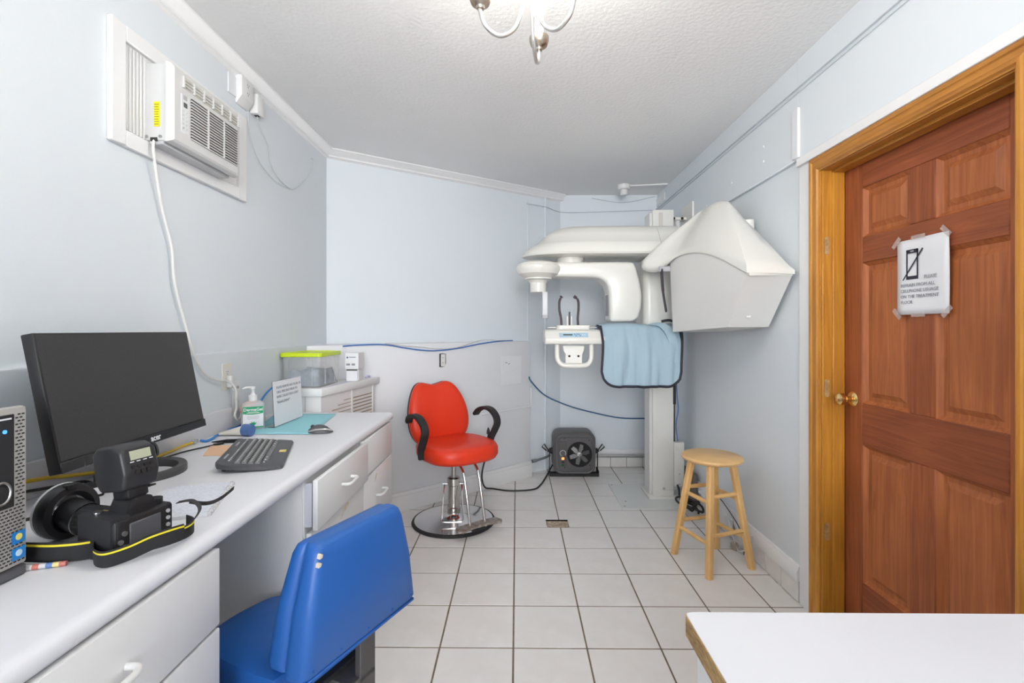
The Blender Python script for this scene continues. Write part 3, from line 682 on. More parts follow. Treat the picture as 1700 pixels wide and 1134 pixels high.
# monitor
mo = thing('computer_monitor', 'wide black flat screen monitor tilted back on the worktop', 'monitor', (-1.19, 1.52, CT))
tl = math.radians(11); mex = Vector((-.055, .9985, 0)).normalized(); mup = Vector((-math.sin(tl), -math.sin(tl)*.055, math.cos(tl)))
mn = mex.cross(mup); MM = frame((-1.150, 1.498, .962), mex, mup, mn)
q = B(); q.box(-.306, .306, 0, .358, -.030, 0, .003, 2, M=MM); obj('housing', q, M_black, mo, world=True)
q = B(); q.box(-.300, .300, .030, .353, -.001, .0008, M=MM); obj('screen', q, M_screen, mo, world=True)
q = B(); q.box(-.306, .306, 0, .027, -.001, .004, .0015, 1, M=MM); ch = obj('chin', q, mat('gloss_black', (.02, .02, .022), .12), mo, world=True)
text('acer', .026, M_paper, mo, MM @ Matrix.Translation((.034, .007, .0048)), 'CENTER', bold=.0006, name='maker_lettering')
q = B(); q.box(-.12, .12, .06, .26, -.05, -.029, .01, 2, M=MM); obj('rear_cover', q, M_black, mo, world=True)
q = B(); q.tube(cr([(-1.225, 1.51, .875), (-1.225, 1.505, .93), (-1.215, 1.50, 1.02), (-1.212, 1.50, 1.07)], 5), .022, 12); obj('neck', q, M_black, mo, world=True)
q = B(); rings = []
for a in range(32):
    t_ = 2*PI*a/32; cx, cy = math.cos(t_), math.sin(t_)
    rings.append([(-1.190+rr*.115*cx, 1.53+rr*.125*cy, CT+zz_) for rr, zz_ in ((1, .0), (1, .020), (.97, .025), (.80, .022), (.74, .012), (.74, 0))])
q.loft(rings+[rings[0]], cap=False); obj('ring_base', q, mat('base_grey', (.07, .07, .072), .4), mo, world=True)
q = B(); q.box(-1.30, -1.19, 1.49, 1.53, CT+.004, CT+.02, .004, 1); obj('base_bar', q, M_black, mo, world=True)

# keyboard
kd = thing('keyboard', 'dark grey wireless keyboard with wrist rest in front of the monitor', 'keyboard', (-.935, 1.745, CT))
kl = Vector((-.34, .94, 0)).normalized(); kp = Vector((kl.y, -kl.x, 0))
KM = frame((-.935, 1.745, CT), kl, -kp, (0, 0, 1))      # x along the length, y away from the user
body = [(.0, -.100, .002), ]
q = B(); rings = []
for yv, z0_, z1_, hw in ((-.100, .003, .008, .185), (-.094, .001, .013, .196), (-.055, .001, .017, .203), (0, .004, .022, .203), (.06, .010, .030, .200), (.094, .014, .034, .185), (.102, .018, .032, .165)):
    rings.append([(-hw, yv, z0_+.002), (-hw+.006, yv, z0_), (hw-.006, yv, z0_), (hw, yv, z0_+.002), (hw, yv, z1_-.003), (hw-.008, yv, z1_), (-hw+.008, yv, z1_), (-hw, yv, z1_-.003)])
q.loft(rings, M=KM); obj('case', q, M_kb, kd, world=True)
def kz(yv): return .0215+.135*(yv)
kmesh = {}
for r in range(6):
    yv = -.042+r*.0195 if r < 5 else .060
    x = -.178; cols = []
    if r == 0: cols = [.018, .016, .016, .085, .016, .016, .018, .018, .018, .018, .018]
    elif r == 5: cols = [.014]*19
    else: cols = [.017]*19
    tot = sum(cols)+.0022*(len(cols)-1); x = -tot/2
    for i, cw in enumerate(cols):
        dep = .0165 if r < 5 else .010
        kk = (cw, dep)
        if kk not in kmesh:
            b_ = B(); b_.loft([[(-cw/2, -dep/2, 0), (cw/2, -dep/2, 0), (cw/2, dep/2, 0), (-cw/2, dep/2, 0)], [(-cw/2+.002, -dep/2+.002, .0065), (cw/2-.002, -dep/2+.002, .0065), (cw/2-.002, dep/2-.0015, .0065), (-cw/2+.002, dep/2-.0015, .0065)]]); kmesh[kk] = finish(b_, 'key', M_key)
        o = obj('key', kmesh[kk], M_key, kd)
        o.matrix_parent_inverse = MW[kd.name].inverted()
        o.matrix_basis = KM @ Matrix.Translation((x+cw/2, yv, kz(yv))) @ Matrix.Rotation(math.radians(7), 4, 'X')
        x += cw+.0022
lg = B()
for r in range(6):
    yv = -.042+r*.0195 if r < 5 else .060
    nk = 11 if r == 0 else 19
    for i in range(nk):
        if r == 0 and 2 < i < 7: continue
        x = -.170+i*(.0340 if r == 0 else .0188)
        lg.box(x-.003, x+.002, yv-.001, yv+.0035, kz(yv)+.0055, kz(yv)+.0073, M=KM)
o = obj('key_legends', lg, mat('legend_grey', (.62, .66, .64), .6), kd, world=True); o['kind'] = 'stuff'
for xx in (-.10, .09):
    q = B(); q.box(xx-.028, xx+.028, .080, .086, .030, .0352, M=KM); obj('media_bar', q, M_grey, kd, world=True)
q = B(); q.box(-.012, .016, -.090, -.068, .0135, .0165, M=KM); obj('sticker', q, mat('gold_sticker', (.72, .52, .25), .5, var=(.80, .66, .10), vscale=80), kd, world=True)
for xx in (-.15, .15):
    q = B(); q.box(xx-.012, xx+.012, .074, .084, 0, .016, .001, 1, M=KM); obj('foot', q, M_black, kd, world=True)
# mouse
ms = thing('computer_mouse', 'black and silver wireless mouse on the worktop by the cyan sheet', 'mouse', (-.876, 2.150, CT))
MMs = frame((-.876, 2.155, CT), (.96, .28, 0), (-.28, .96, 0), (0, 0, 1))
q = B(); rings = []
for i in range(9):
    u_ = -1+2*i/8; hw = .031*math.sqrt(max(.03, 1-abs(u_)**3.2)); h_ = .036*max(.12, (1-abs(u_*.92+.12)**2.2))
    rings.append([(u_*.052, hw*math.cos(PI*k/10), .002+h_*math.sin(PI*k/10)**.8) for k in range(11)])
q.loft(rings, M=MMs); obj('shell', q, M_dust, ms, world=True, sharp=60)
q = B(); q.tube(cr([(-.050, -.020, .012), (-.02, -.030, .020), (.02, -.0305, .021), (.048, -.018, .013)], 5), .004, 6, M=MMs); obj('side_stripe', q, M_steel, ms, world=True)
q = B(); q.cyl((-.034, -.004, .030), (-.034, .004, .030), .008, n=14, M=MMs); obj('scroll_wheel', q, M_black, ms, world=True)

# pump bottle
pb = thing('pump_bottle', 'clear gel pump bottle with green and white label on the worktop', 'bottle', (-1.222, 2.232, CT), math.radians(29))
def rr3(hx, hy, r, z): return [(p[0], p[1], z) for p in rrect(-hx, hx, -hy, hy, r)]
q = B(); q.loft([rr3(.046, .024, .015, .001), rr3(.049, .027, .017, .006), rr3(.049, .027, .017, .110), rr3(.046, .025, .017, .122), rr3(.030, .018, .014, .131), rr3(.016, .016, .0155, .134)]); obj('bottle_body', q, M_gel, pb)
q = B(); q.box(-.041, .041, -.0285, -.0272, .012, .108); obj('label_back', q, M_paper, pb)
q = B(); q.prism([(-.041, .108), (-.041, .077), (-.02, .073), (0, .072), (.02, .073), (.041, .077), (.041, .108)], -.0292, -.0285, 'xz'); obj('label_band', q, M_green, pb)
text('DermaGel', .0185, M_paper, pb, MW[pb.name] @ Matrix.Translation((0, -.0297, .089)) @ Matrix.Rotation(PI/2, 4, 'X'), 'CENTER', .0004)
q = B()
for z_, w_ in ((.084, .020), (.081, .028), (.078, .024)): q.box(-w_, w_, -.0298, -.0292, z_-.0006, z_+.0006)
obj('label_fine_print', q, M_paper, pb)
q = B()
for z_, w_ in ((.064, .024), (.058, .026), (.052, .022)): q.box(-w_, w_, -.0292, -.0285, z_-.0006, z_+.0006)
obj('label_fine_print', q, M_inkg, pb)
q = B()
for a in (-50, -20, 15, 45): q.prism([(0, 0), (.004, .010), (0, .020), (-.004, .010)], -.0292, -.0285, 'xz', M=Matrix.Translation((0, 0, .022)) @ Matrix.Rotation(math.radians(a), 4, 'Y'))
obj('label_leaf', q, M_green, pb)
q = B(); q.box(-.041, .041, -.0292, -.0285, .012, .017); obj('label_foot_band', q, M_green, pb)
q = B(); q.lathe([(0, .132), (.0195, .132), (.0195, .158), (.012, .160), (.009, .166), (.007, .166), (.007, .184), (.012, .186), (.012, .197), (0, .199)], n=20); obj('pump', q, M_white, pb)
q = B(); q.tube([(0, 0, .193), (-.030, 0, .194), (-.042, 0, .189)], [.0065, .005, .004], 8); obj('spout', q, M_white, pb)
# orange jar
t = thing('orange_jar', 'small orange container tucked behind the pump bottle', 'container', (-1.286, 2.305, CT))
q = B(); q.lathe([(0, 0), (.026, 0), (.028, .004), (.028, .058), (.0, .060)], (-1.286, 2.305, CT)); obj('jar_base', q, mat('jar_pale', (.78, .70, .68), .5), t, world=True)
q = B(); q.lathe([(0, .060), (.030, .060), (.034, .070), (.034, .092), (.028, .102), (0, .104)], (-1.286, 2.305, CT), n=12); obj('orange_cap', q, M_orange, t, world=True, sharp=15)
# cream tube
t = thing('cream_tube', 'white cream tube with a blue cap lying on the worktop', 'tube', (-1.22, 2.10, CT))
q = B(); q.loft([[(-1.315+s_*.13, 2.112-s_*.02+hw*math.cos(2*PI*k/14), CT+.024*(.12+.88*s_)+hh*math.sin(2*PI*k/14)) for k in range(14)] for s_, hw, hh in ((0, .027, .002), (.3, .026, .009), (.65, .024, .016), (1, .023, .0225))]); obj('tube_body', q, mat('tube_cream', (.82, .78, .70), .45), t, world=True)
q = B(); q.cyl((-1.185, 2.092, CT+.0255), (-1.148, 2.086, CT+.0255), .0252, n=24); obj('screw_cap', q, M_bluec, t, world=True)
# cyan sheet
q = B(); V = []; gx, gy = 8, 12
for j in range(gy+1):
    for i in range(gx+1):
        u_, v_ = i/gx, j/gy
        x = (-1.19+u_*.29)*(1-v_)+(-1.315+u_*.33)*v_; y = 2.118+v_*.515
        V.append((x, y, CT+.0012+.0012*max(0, math.sin(v_*9+u_*2))))
q._add(V, [(j*(gx+1)+i, j*(gx+1)+i+1, (j+1)*(gx+1)+i+1, (j+1)*(gx+1)+i) for j in range(gy) for i in range(gx)])
o = obj('paper_bib', q, M_cyan, sharp=80); md = o.modifiers.new('th', 'SOLIDIFY'); md.thickness = .0006; md.offset = 1; tag(o, 'cyan paper bib spread flat at the far end of the worktop', 'paper')
# tent sign in acrylic holder
sg = thing('sign_holder', 'clear upright sign holder with a printed white notice on the cyan sheet', 'sign', (-1.13, 2.39, CT+.003))
SM = frame((-1.128, 2.394, CT+.004), (0, 1, 0), (-.05, 0, .9987), (.9987, 0, .05))
q = B(); q.box(-.148, .148, 0, .214, -.0035, -.0015, M=SM); obj('back_sheet', q, M_clear, sg, world=True)
q = B(); q.box(-.146, .146, .002, .212, -.0014, 0, M=SM); obj('notice_paper', q, M_paper, sg, world=True)
q = B(); q.box(-.148, .148, 0, .003, -.06, 0, M=SM); obj('holder_foot', q, M_clear, sg, world=True)
for k, s_ in enumerate(('PLEASE REMOVE ANY FACIAL OR', 'ORAL PIERCINGS PRIOR TO', 'BEING CALLED FOR A X-RAY', '"MANAGEMENT"')):
    text(s_, .0172, M_inkg, sg, SM @ Matrix.Translation((-.116, .176-.022*k-(.004 if k == 3 else 0), .0006)))
# sticky note, pen, notepad, pencil
q = B(); q.prism([(-1.145, 1.755), (-1.050, 1.758), (-1.135, 1.915), (-1.212, 1.905)], CT+.0004, CT+.0022); tag(obj('sticky_note', q, M_peach), 'peach coloured sticky note left of the keyboard', 'note')
t = thing('marker_pen', 'flat black marker lying beyond the sticky note', 'pen', (-1.17, 1.955, CT))
q = B(); q.tube([(-1.235, 1.948, CT+.006), (-1.18, 1.956, CT+.0085), (-1.12, 1.962, CT+.0085)], [.002, .0075, .0085], 10); obj('barrel', q, M_black, t, world=True)
q = B(); q.tube([(-1.135, 1.960, CT+.0085), (-1.119, 1.9625, CT+.0085)], .0092, 10); obj('cap', q, M_dust, t, world=True)
npd = thing('notepad', 'white spiral notepad under the camera strap on the worktop', 'notepad', (-.87, 1.29, CT))
na = Vector((.325, -.946, 0)).normalized(); nb = Vector((-na.y*-1, -na.x, 0)); nb = Vector((na.y, -na.x, 0))
NM = frame((-.850, 1.440, CT), na, nb, (0, 0, 1)) if na.cross(nb).z > 0 else frame((-.850, 1.440, CT), na, -nb, (0, 0, 1))
sgn_ = -1 if na.cross(nb).z > 0 else -1
nyd = Vector((-.946, -.325, 0))
NM = Matrix(((na.x, nyd.x, 0, -.850), (na.y, nyd.y, 0, 1.440), (0, 0, 1, CT), (0, 0, 0, 1)))
q = B(); q.box(0, .27, 0, .165, .0004, .008, M=NM); obj('pages', q, M_paper, npd, world=True)
q = B(); q.box(.001, .269, .001, .164, .008, .0086, M=NM); obj('top_page', q, mat('lined_page', (.80, .83, .90), .7, var=(.66, .70, .80), vscale=150), npd, world=True)
for k in range(14):
    q = B(); q.tube([(.012+k*.019, -.002+.006*math.cos(a*PI/4), .005+.006*math.sin(a*PI/4)) for a in range(8)], .0008, 5, closed=True, M=NM); obj('spiral_ring', q, M_steel, npd, world=True)
t = thing('printed_pen', 'slim pen printed in red, blue and yellow blocks beside the computer tower', 'pen', (-.925, .95, CT))
p0, p1 = Vector((-.940, .918, CT+.0052)), Vector((-.880, .938, CT+.0052)); cols = [(.70, .68, .68), (.55, .16, .12), (.60, .58, .60), (.12, .22, .50), (.70, .60, .25), (.55, .18, .16)]
for k, c3 in enumerate(cols):
    q = B(); q.cyl(p0.lerp(p1, k/6), p0.lerp(p1, (k+1)/6), .005, n=10); obj('pen_band', q, mat('pen_%d' % k, c3, .5), t, world=True)
# cables on the counter
q = B(); q.tube(cr([(-1.305, 1.00, .95), (-1.300, 1.30, .915), (-1.295, 1.38, .900), (-1.285, 1.47, .885), (-1.290, 1.56, .872), (-1.29, 1.70, .866), (-1.295, 1.80, .866), (-1.305, 1.88, .8665), (-1.30, 1.925, .868)], 6), .0055, 8)
yc = tag(obj('network_cable', q, M_yel), 'yellow network cable lying on the worktop behind the monitor', 'cable')
q = B(); q.box(-.007, .007, -.012, .02, -.006, .008, .001, 1, M=Matrix.Translation((-1.298, 1.94, .8685)) @ Matrix.Rotation(.3, 4, 'Z')); obj('plug', q, mat('plug_clear', (.45, .50, .48), .2), yc)
q = B(); q.tube(cr([(-1.292, 1.965, .868), (-1.27, 1.97, .8655), (-1.275, 2.02, .8655), (-1.292, 2.07, .8655), (-1.296, 2.14, .8655), (-1.308, 2.20, .866), (-1.31, 2.30, .872), (-1.300, 2.40, .93), (-1.305, 2.50, .985), (-1.31, 2.58, 1.01)], 6), .0050, 8)
tag(obj('network_cable', q, mat('bright_blue_cable', (.03, .22, .62), .45)), 'bright blue network cable curving past the pump bottle on the worktop', 'cable')
t = thing('usb_cable', 'thin black cable with a plug ending by the sticky note', 'cable', (-1.25, 1.8, CT))
q = B(); q.tube(cr([(-1.285, 1.60, CT+.003), (-1.262, 1.70, CT+.003), (-1.250, 1.80, CT+.003), (-1.215, 1.885, CT+.003), (-1.20, 1.91, CT+.004)], 5), .0028, 6); obj('wire', q, M_black, t, world=True)
q = B(); q.box(-.008, .008, 0, .035, -.004, .004, .001, 1, M=Matrix.Translation((-1.200, 1.908, CT+.0045)) @ Matrix.Rotation(-.5, 4, 'Z')); obj('connector', q, M_black, t, world=True)
for k, (pts, lab) in enumerate((([(-1.30, 1.02, .93), (-1.29, 1.20, .905), (-1.285, 1.33, .885), (-1.28, 1.42, .872), (-1.22, 1.40, .864), (-1.17, 1.37, .863)], 'black cable beside the yellow cable left of the camera'), ([(-1.29, 1.10, .865), (-1.20, 1.13, .864), (-1.16, 1.22, .864), (-1.18, 1.32, .864), (-1.15, 1.39, .864)], 'black cable looping flat behind the ring flash'))):
    q = B(); q.tube(cr(pts, 6), .0042, 8); tag(obj('cable', q, M_black), lab, 'cable')
t = thing('power_adapter', 'black power adapter with a white rating label behind the camera', 'adapter', (-1.19, 1.30, CT))
AMx = Matrix.Translation((-1.19, 1.30, CT)) @ Matrix.Rotation(-.35, 4, 'Z')
q = B(); q.box(-.028, .028, -.05, .05, 0, .034, .004, 2, M=AMx); obj('brick', q, M_black, t, world=True)
q = B(); q.box(.0275, .0286, .015, .042, .008, .028, M=AMx); obj('rating_label', q, M_paper, t, world=True)

# ------------------------------------------------------------------ DSLR with ring flash
cm = thing('digital_camera', 'black digital camera with ring flash and flash controller on the worktop', 'camera', (-.80, 1.035, CT))
cf = Vector((-.972, .235, 0)).normalized(); crr = Vector((-cf.y, cf.x, 0))*-1     # forward, and the far side
CM = frame((-.815, 1.020, CT), cf, -crr, (0, 0, 1))     # x forward (lens), y towards -crr
if CM.to_3x3().determinant() < 0: CM = frame((-.815, 1.020, CT), cf, crr, (0, 0, 1))
ysg = 1 if (CM.to_3x3() @ Vector((0, 1, 0))).y < 0 else -1      # +1: local +y is the near side
def cmp(name, m, b_, parent=None): return obj(name, b_, m, parent or cm, world=True)
q = B(); q.prism(rrect(-.034, .030, -.066, .066, .012), .002, .078, bev=.006, M=CM); cmp('body', M_black, q)
q = B(); q.loft([[(x_*1.0, ysg*(.030+y_*.036), z_) for x_, y_ in ((-.03, 0), (.058, -.0), (.070, .35), (.066, .85), (.045, 1.05), (-.03, 1.05))] for z_ in (.003, .02, .06, .078, .084)], M=CM); cmp('grip', mat('grip_rubber', (.018, .018, .022), .7, bump=.4, bscale=300, bdist=.001), q)
q = B(); q.loft([[(x_, y_, z_) for x_, y_ in ((-.024, -hw), (.030, -hw*.8), (.040, 0), (.030, hw*.8), (-.024, hw), (-.028, 0))] for z_, hw in ((.074, .036), (.092, .030), (.106, .022), (.110, .014))], M=CM); cmp('prism_hump', M_black, q)
q = B(); q.cyl((-.004, -ysg*.045, .078), (-.004, -ysg*.045, .090), .015, n=20, M=CM); cmp('mode_dial', M_black, q)
q = B(); q.cyl((.03, ysg*.048, .083), (.03, ysg*.048, .090), .009, n=16, M=CM); cmp('shutter_button', M_chrome, q)
q = B(); q.box(-.0365, -.033, -.034, .034, .014, .066, .002, 1, M=CM); cmp('rear_screen', M_dust, q)
for k in range(4):
    q = B(); q.cyl((-.034, -ysg*.05, .018+k*.015), (-.037, -ysg*.05, .018+k*.015), .0042, n=10, M=CM); cmp('button', M_grey, q)
for k, (yv, z_) in enumerate(((.044, .05), (.052, .035), (.044, .022))):
    q = B(); q.cyl((-.034, ysg*yv, z_), (-.038, ysg*yv, z_), .005, n=10, M=CM); cmp('button', M_steel, q)
q = B(); q.tube([(.028, 0, .046), (.065, 0, .046), (.067, 0, .046), (.132, 0, .046), (.134, 0, .048), (.180, 0, .056)], [.034, .034, .032, .032, .034, .034], 28, M=CM); ls = cmp('lens', M_black, q)
q = B()
for k in range(30):
    a = 2*PI*k/30; q.box(.072, .128, -.0012, .0012, .0305, .0325, M=CM @ Matrix.Translation((0, 0, .046)) @ Matrix.Rotation(a, 4, 'X'))
cmp('grip_ribs', M_blackm, q, ls)
q = B(); q.tube([(.1310, 0, .046), (.1335, 0, .046)], .0337, 28, M=CM); cmp('silver_line', M_steel, q, ls)
q = B(); q.box(.050, .064, ysg*.012-.010, ysg*.012+.010, .0300, .0318, M=CM @ Matrix.Translation((0, 0, .046)) @ Matrix.Rotation(0, 4, 'X')); cmp('gold_plate', mat('gold_plate', (.55, .40, .15), .4, .6), q, ls)
q = B(); rings = []
for a in range(36):
    t_ = 2*PI*a/36
    rings.append([(x_, r_*math.cos(t_), .060+r_*math.sin(t_)) for x_, r_ in ((.178, .034), (.168, .044), (.170, .056), (.182, .0595), (.196, .0595), (.202, .056), (.202, .036), (.184, .034))])
q.loft(rings+[rings[0]], cap=False, M=CM); rf = cmp('ring_flash', M_black, q)
q = B(); rings = []
for a in range(36):
    t_ = 2*PI*a/36
    rings.append([(x_, r_*math.cos(t_), .060+r_*math.sin(t_)) for x_, r_ in ((.196, .0600), (.202, .0602), (.205, .0575), (.2025, .038), (.200, .038))])
q.loft(rings+[rings[0]], cap=False, M=CM); cmp('diffuser_ring', mat('frosted', (.75, .76, .78), .4), q, rf)
q = B(); q.box(.165, .183, -.014, .014, .110, .122, .004, 2, M=CM); cmp('ring_flash_latch', M_black, q, rf)
# flash controller on the hot shoe
FM = CM @ Matrix.Translation((.004, 0, .108)) @ Matrix.Rotation(math.radians(8), 4, 'Y')
q = B(); q.box(-.022, .022, -.022, .022, -.002, .020, .004, 2, M=FM); hs = cmp('hot_shoe_foot', M_black, q)
q = B(); q.prism([(-.030, .018), (.034, .018), (.046, .040), (.046, .100), (.030, .112), (-.010, .112), (-.034, .098), (-.040, .050)], -.038, .038, 'xz', .007, 3, M=FM); fc = cmp('flash_controller', mat('controller_black', (.024, .024, .027), .4), q)
# back face of the controller (facing -x, leaning)
bu = Vector((.006, 0, .048)).normalized(); e0 = FM @ Vector((-.0372, 0, .074)); R3 = FM.to_3x3()
bx_ = R3 @ Vector((0, ysg*-1, 0)); by_ = R3 @ bu; bn_ = bx_.cross(by_)
if bn_.dot(R3 @ Vector((-1, 0, 0))) < 0: bx_ = -bx_; bn_ = -bn_
FB = frame(e0, bx_, by_, bn_)
q = B(); q.box(-.029, .029, -.002, .028, -.001, .0012, .0008, 1, M=FB); cmp('display_frame', M_blackm, q, fc)
q = B(); q.box(-.022, .022, .004, .023, .001, .0018, M=FB); cmp('lcd', M_lcd, q, fc)
for k in range(4):
    q = B(); q.box(-.024+k*.0135, -.024+k*.0135+.008, -.0006, .0012, .001, .0018, M=FB); cmp('legend', M_paper, q, fc)
for k in range(4):
    q = B(); q.cyl((-.020+k*.0135, -.010, -.001), (-.020+k*.0135, -.010, .0020), .0038, n=12, M=FB); cmp('button', M_black, q, fc)
for k in range(3):
    q = B(); q.cyl((-.012+k*.012, -.022, -.001), (-.012+k*.012, -.022, .0020), .0052, n=14, M=FB); cmp('button', M_black, q, fc)
# coiled cord from the controller to the ring flash, on the far side
pts = []
a0, a1 = FM @ Vector((.0, -ysg*.040, .070)), FM @ Vector((.015, -ysg*.055, .005))
for k in range(73):
    s_ = k/72; c_ = a0.lerp(a1, s_); a = s_*9*2*PI
    pts.append(c_+(R3 @ Vector((math.cos(a)*.008, math.sin(a)*.008, 0))))
q = B(); q.tube(pts, .0026, 6); cmp('coiled_cord', M_black, q)
q = B(); q.tube(cr([FM @ Vector((.02, -ysg*.036, .098)), FM @ Vector((.0, -ysg*.058, .100)), FM @ Vector((-.005, -ysg*.062, .075)), FM @ Vector((0, -ysg*.046, .066))], 6), .0034, 8); cmp('cord_loop', M_black, q)
# neck strap: wide band in front with yellow edges
def strap(name, pts, wv, line=True):
    P_ = cr(pts, 6); q_ = B(); q_.ribbon(P_, wv, .0024); so = cmp(name, mat('strap_black', (.016, .016, .018), .8, bump=.5, bscale=400, bdist=.001), q_)
    if line:
        for e_ in (.36,):
            wv_ = Vector(wv); q2 = B(); off = wv_*e_
            nn_ = (P_[len(P_)//2+1]-P_[len(P_)//2]).cross(wv_).normalized()
            if nn_.dot(Vector((.5, -.7, .4))) < 0: nn_ = -nn_
            q2.ribbon([p+off+nn_*.0018 for p in P_], wv_*.10, .0016); cmp('yellow_stripe', mat('yellow_thread', (.80, .66, .03), .7), q2, so)
    return so
zw = (.004, -.004, .034)
strap('neck_strap', [(-1.03, .950, CT+.022), (-.985, .946, CT+.023), (-.945, .942, CT+.024), (-.905, .940, CT+.025), (-.870, .950, CT+.024), (-.850, .966, CT+.022)], (0, -.004, .040))
strap('neck_strap', [(-.846, .962, CT+.024), (-.826, .938, CT+.018), (-.796, .928, CT+.017), (-.766, .948, CT+.022), (-.742, .975, CT+.030), (-.722, 1.005, CT+.032), (-.712, 1.03, CT+.030)], (.002, -.006, .034))
strap('neck_strap', [(-.765, .985, CT+.020), (-.735, 1.01, CT+.022), (-.716, 1.045, CT+.024), (-.722, 1.075, CT+.026), (-.745, 1.085, CT+.030)], (.004, -.006, .030))
q = B(); q.ribbon(cr([(-.765, 1.085, CT+.072), (-.735, 1.09, CT+.074), (-.715, 1.085, CT+.055), (-.722, 1.05, CT+.030), (-.742, 1.005, CT+.018), (-.762, .958, CT+.008)], 6), (.004, .007, .003), .0018); cmp('thin_strap', M_blackm, q)
q = B(); q.ribbon(cr([(-.745, 1.095, CT+.070), (-.735, 1.14, CT+.050), (-.74, 1.20, CT+.040), (-.735, 1.25, CT+.050)], 6), (.002, 0, .009), .0018); cmp('strap_tail', M_blackm, q)

# ================================================================== BLUE CHAIR (foreground)
bc = thing('desk_chair', 'blue vinyl upholstered chair pulled up to the knee space of the worktop', 'chair', (-.774, 1.505, 0), math.radians(-25))
def sect(x0_, x1_, hw, z, r): return [(p[0], p[1], z) for p in rrect(x0_, x1_, -hw, hw, r, 4)]
# backrest: front cushion and thicker rear shell, tapering upwards
CH = .026
q = B(); q.loft([sect(.262, .325, .208, .452+CH, .018), sect(.258, .325, .213, .470+CH, .024), sect(.268, .330, .196, .60+CH, .026), sect(.290, .338, .168, .725+CH, .022), sect(.300, .338, .160, .745+CH, .018), sect(.310, .336, .150, .752+CH, .010)])
bk = obj('backrest', q, M_blue, bc)
q = B(); q.loft([sect(.322, .392, .214, .448+CH, .020), sect(.322, .402, .219, .462+CH, .026), sect(.327, .400, .200, .60+CH, .026), sect(.335, .392, .171, .725+CH, .024), sect(.335, .384, .163, .747+CH, .020), sect(.335, .372, .152, .756+CH, .012)])
obj('rear_shell', q, M_blue, bk)
q = B(); q.box(.330, .398, -.212, .212, .440+CH, .450+CH, .003, 1); obj('bottom_flap', q, M_blue, bk)
q = B()
for yv, z_ in ((-.160, .735+CH), (-.164, .715+CH)):
    q.prism([(yv-.005, z_-.006), (yv+.002, z_-.005), (yv+.005, z_+.002), (yv+.001, z_+.005), (yv-.003, z_+.003)], .385, .3965, 'yz')
obj('worn_patch', q, mat('worn_foam', (.70, .62, .50), .9), bk)
for yv in (-.19, -.10, 0, .10, .19):
    q = B(); q.cyl((.401, yv, .470+CH), (.4035, yv, .470+CH), .0035, n=8); obj('upholstery_stud', q, M_blue, bk)
# seat cushion, rounded and slightly dished
so_ = cr([(-.062, -.10, 0), (-.060, .0, 0), (-.045, .05, 0), (0, .080, 0), (.06, .115, 0), (.13, .142, 0), (.20, .155, 0), (.27, .155, 0), (.30, .12, 0), (.30, -.18, 0), (.27, -.225, 0), (.06, -.225, 0), (-.03, -.195, 0)], 5, closed=True)
q = B(); q.loft([[(.15+(p.x-.15)*k_, -.02+(p.y+.02)*k_, z) for p in so_] for k_, z in ((.90, .365), (1.0, .380), (1.0, .438), (.955, .455), (.84, .464), (.5, .461))]); obj('seat', q, M_blue, bc)
q = B(); q.box(.04, .31, -.18, .09, .349, .365, .003, 1); obj('seat_pan', q, M_blackm, bc)
M_gunm = mat('dark_grey_steel', (.10, .095, .095), .5, .3)
q = B(); q.box(.352, .372, .0, .062, .20, .62, .002, 1); obj('back_post', q, M_gunm, bc)
q = B(); q.box(.10, .372, -.04, .062, .333, .349, .002, 1); q.box(.16, .372, .0, .062, .20, .215, .002, 1); obj('support_bar', q, M_gunm, bc)
q = B(); q.lathe([(0, .03), (.035, .03), (.035, .20), (.024, .205), (.024, .349), (0, .349)], (.16, -.04, 0)); obj('column', q, M_gunm, bc)
q = B(); q.lathe([(0, 0), (.19, 0), (.20, .006), (.195, .014), (.10, .028), (.05, .036), (0, .036)], (.16, -.04, 0), n=40); obj('base', q, M_gunm, bc)

# ================================================================== RED SALON CHAIR
rd = thing('salon_chair', 'red vinyl salon chair with black arms on a round chrome base', 'chair', (-.435, 3.335, 0), math.radians(37))
q = B(); q.lathe([(.262, 0), (.282, 0), (.286, .008), (.280, .018), (.262, .020)], n=48); q.lathe([(.0, .001), (.265, .001)][::-1], n=48); obj('rubber_rim', q, M_blackm, rd)
q = B(); q.lathe([(0, .004), (.268, .004), (.268, .020), (.20, .027), (.10, .042), (.060, .056), (.052, .066), (0, .066)], n=48); obj('base', q, M_chrome, rd)
q = B(); q.lathe([(0, .06), (.045, .06), (.047, .10), (.040, .105), (.040, .250), (.045, .255), (.045, .300), (.036, .306), (0, .306)], n=28); obj('hydraulic_cylinder', q, mat('cylinder_steel', (.60, .58, .55), .25, 1), rd)
q = B(); q.cyl((0, 0, .30), (0, 0, .45), .018); obj('piston', q, M_steel, rd)
Rm = Matrix.Rotation(math.radians(-37+4), 4, 'Z')
q = B(); q.tube([(-.075, -.010, .262), (.075, -.010, .262)], .007, 8, M=Rm); q.tube(cr([(-.062, -.012, .260), (-.066, -.06, .20), (-.070, -.13, .085), (-.066, -.150, .060), (-.05, -.155, .056), (.05, -.155, .056), (.066, -.150, .060), (.068, -.13, .085), (.060, -.06, .20), (.056, -.012, .260)], 4), .006, 8, M=Rm); obj('pump_lever', q, M_chrome, rd)
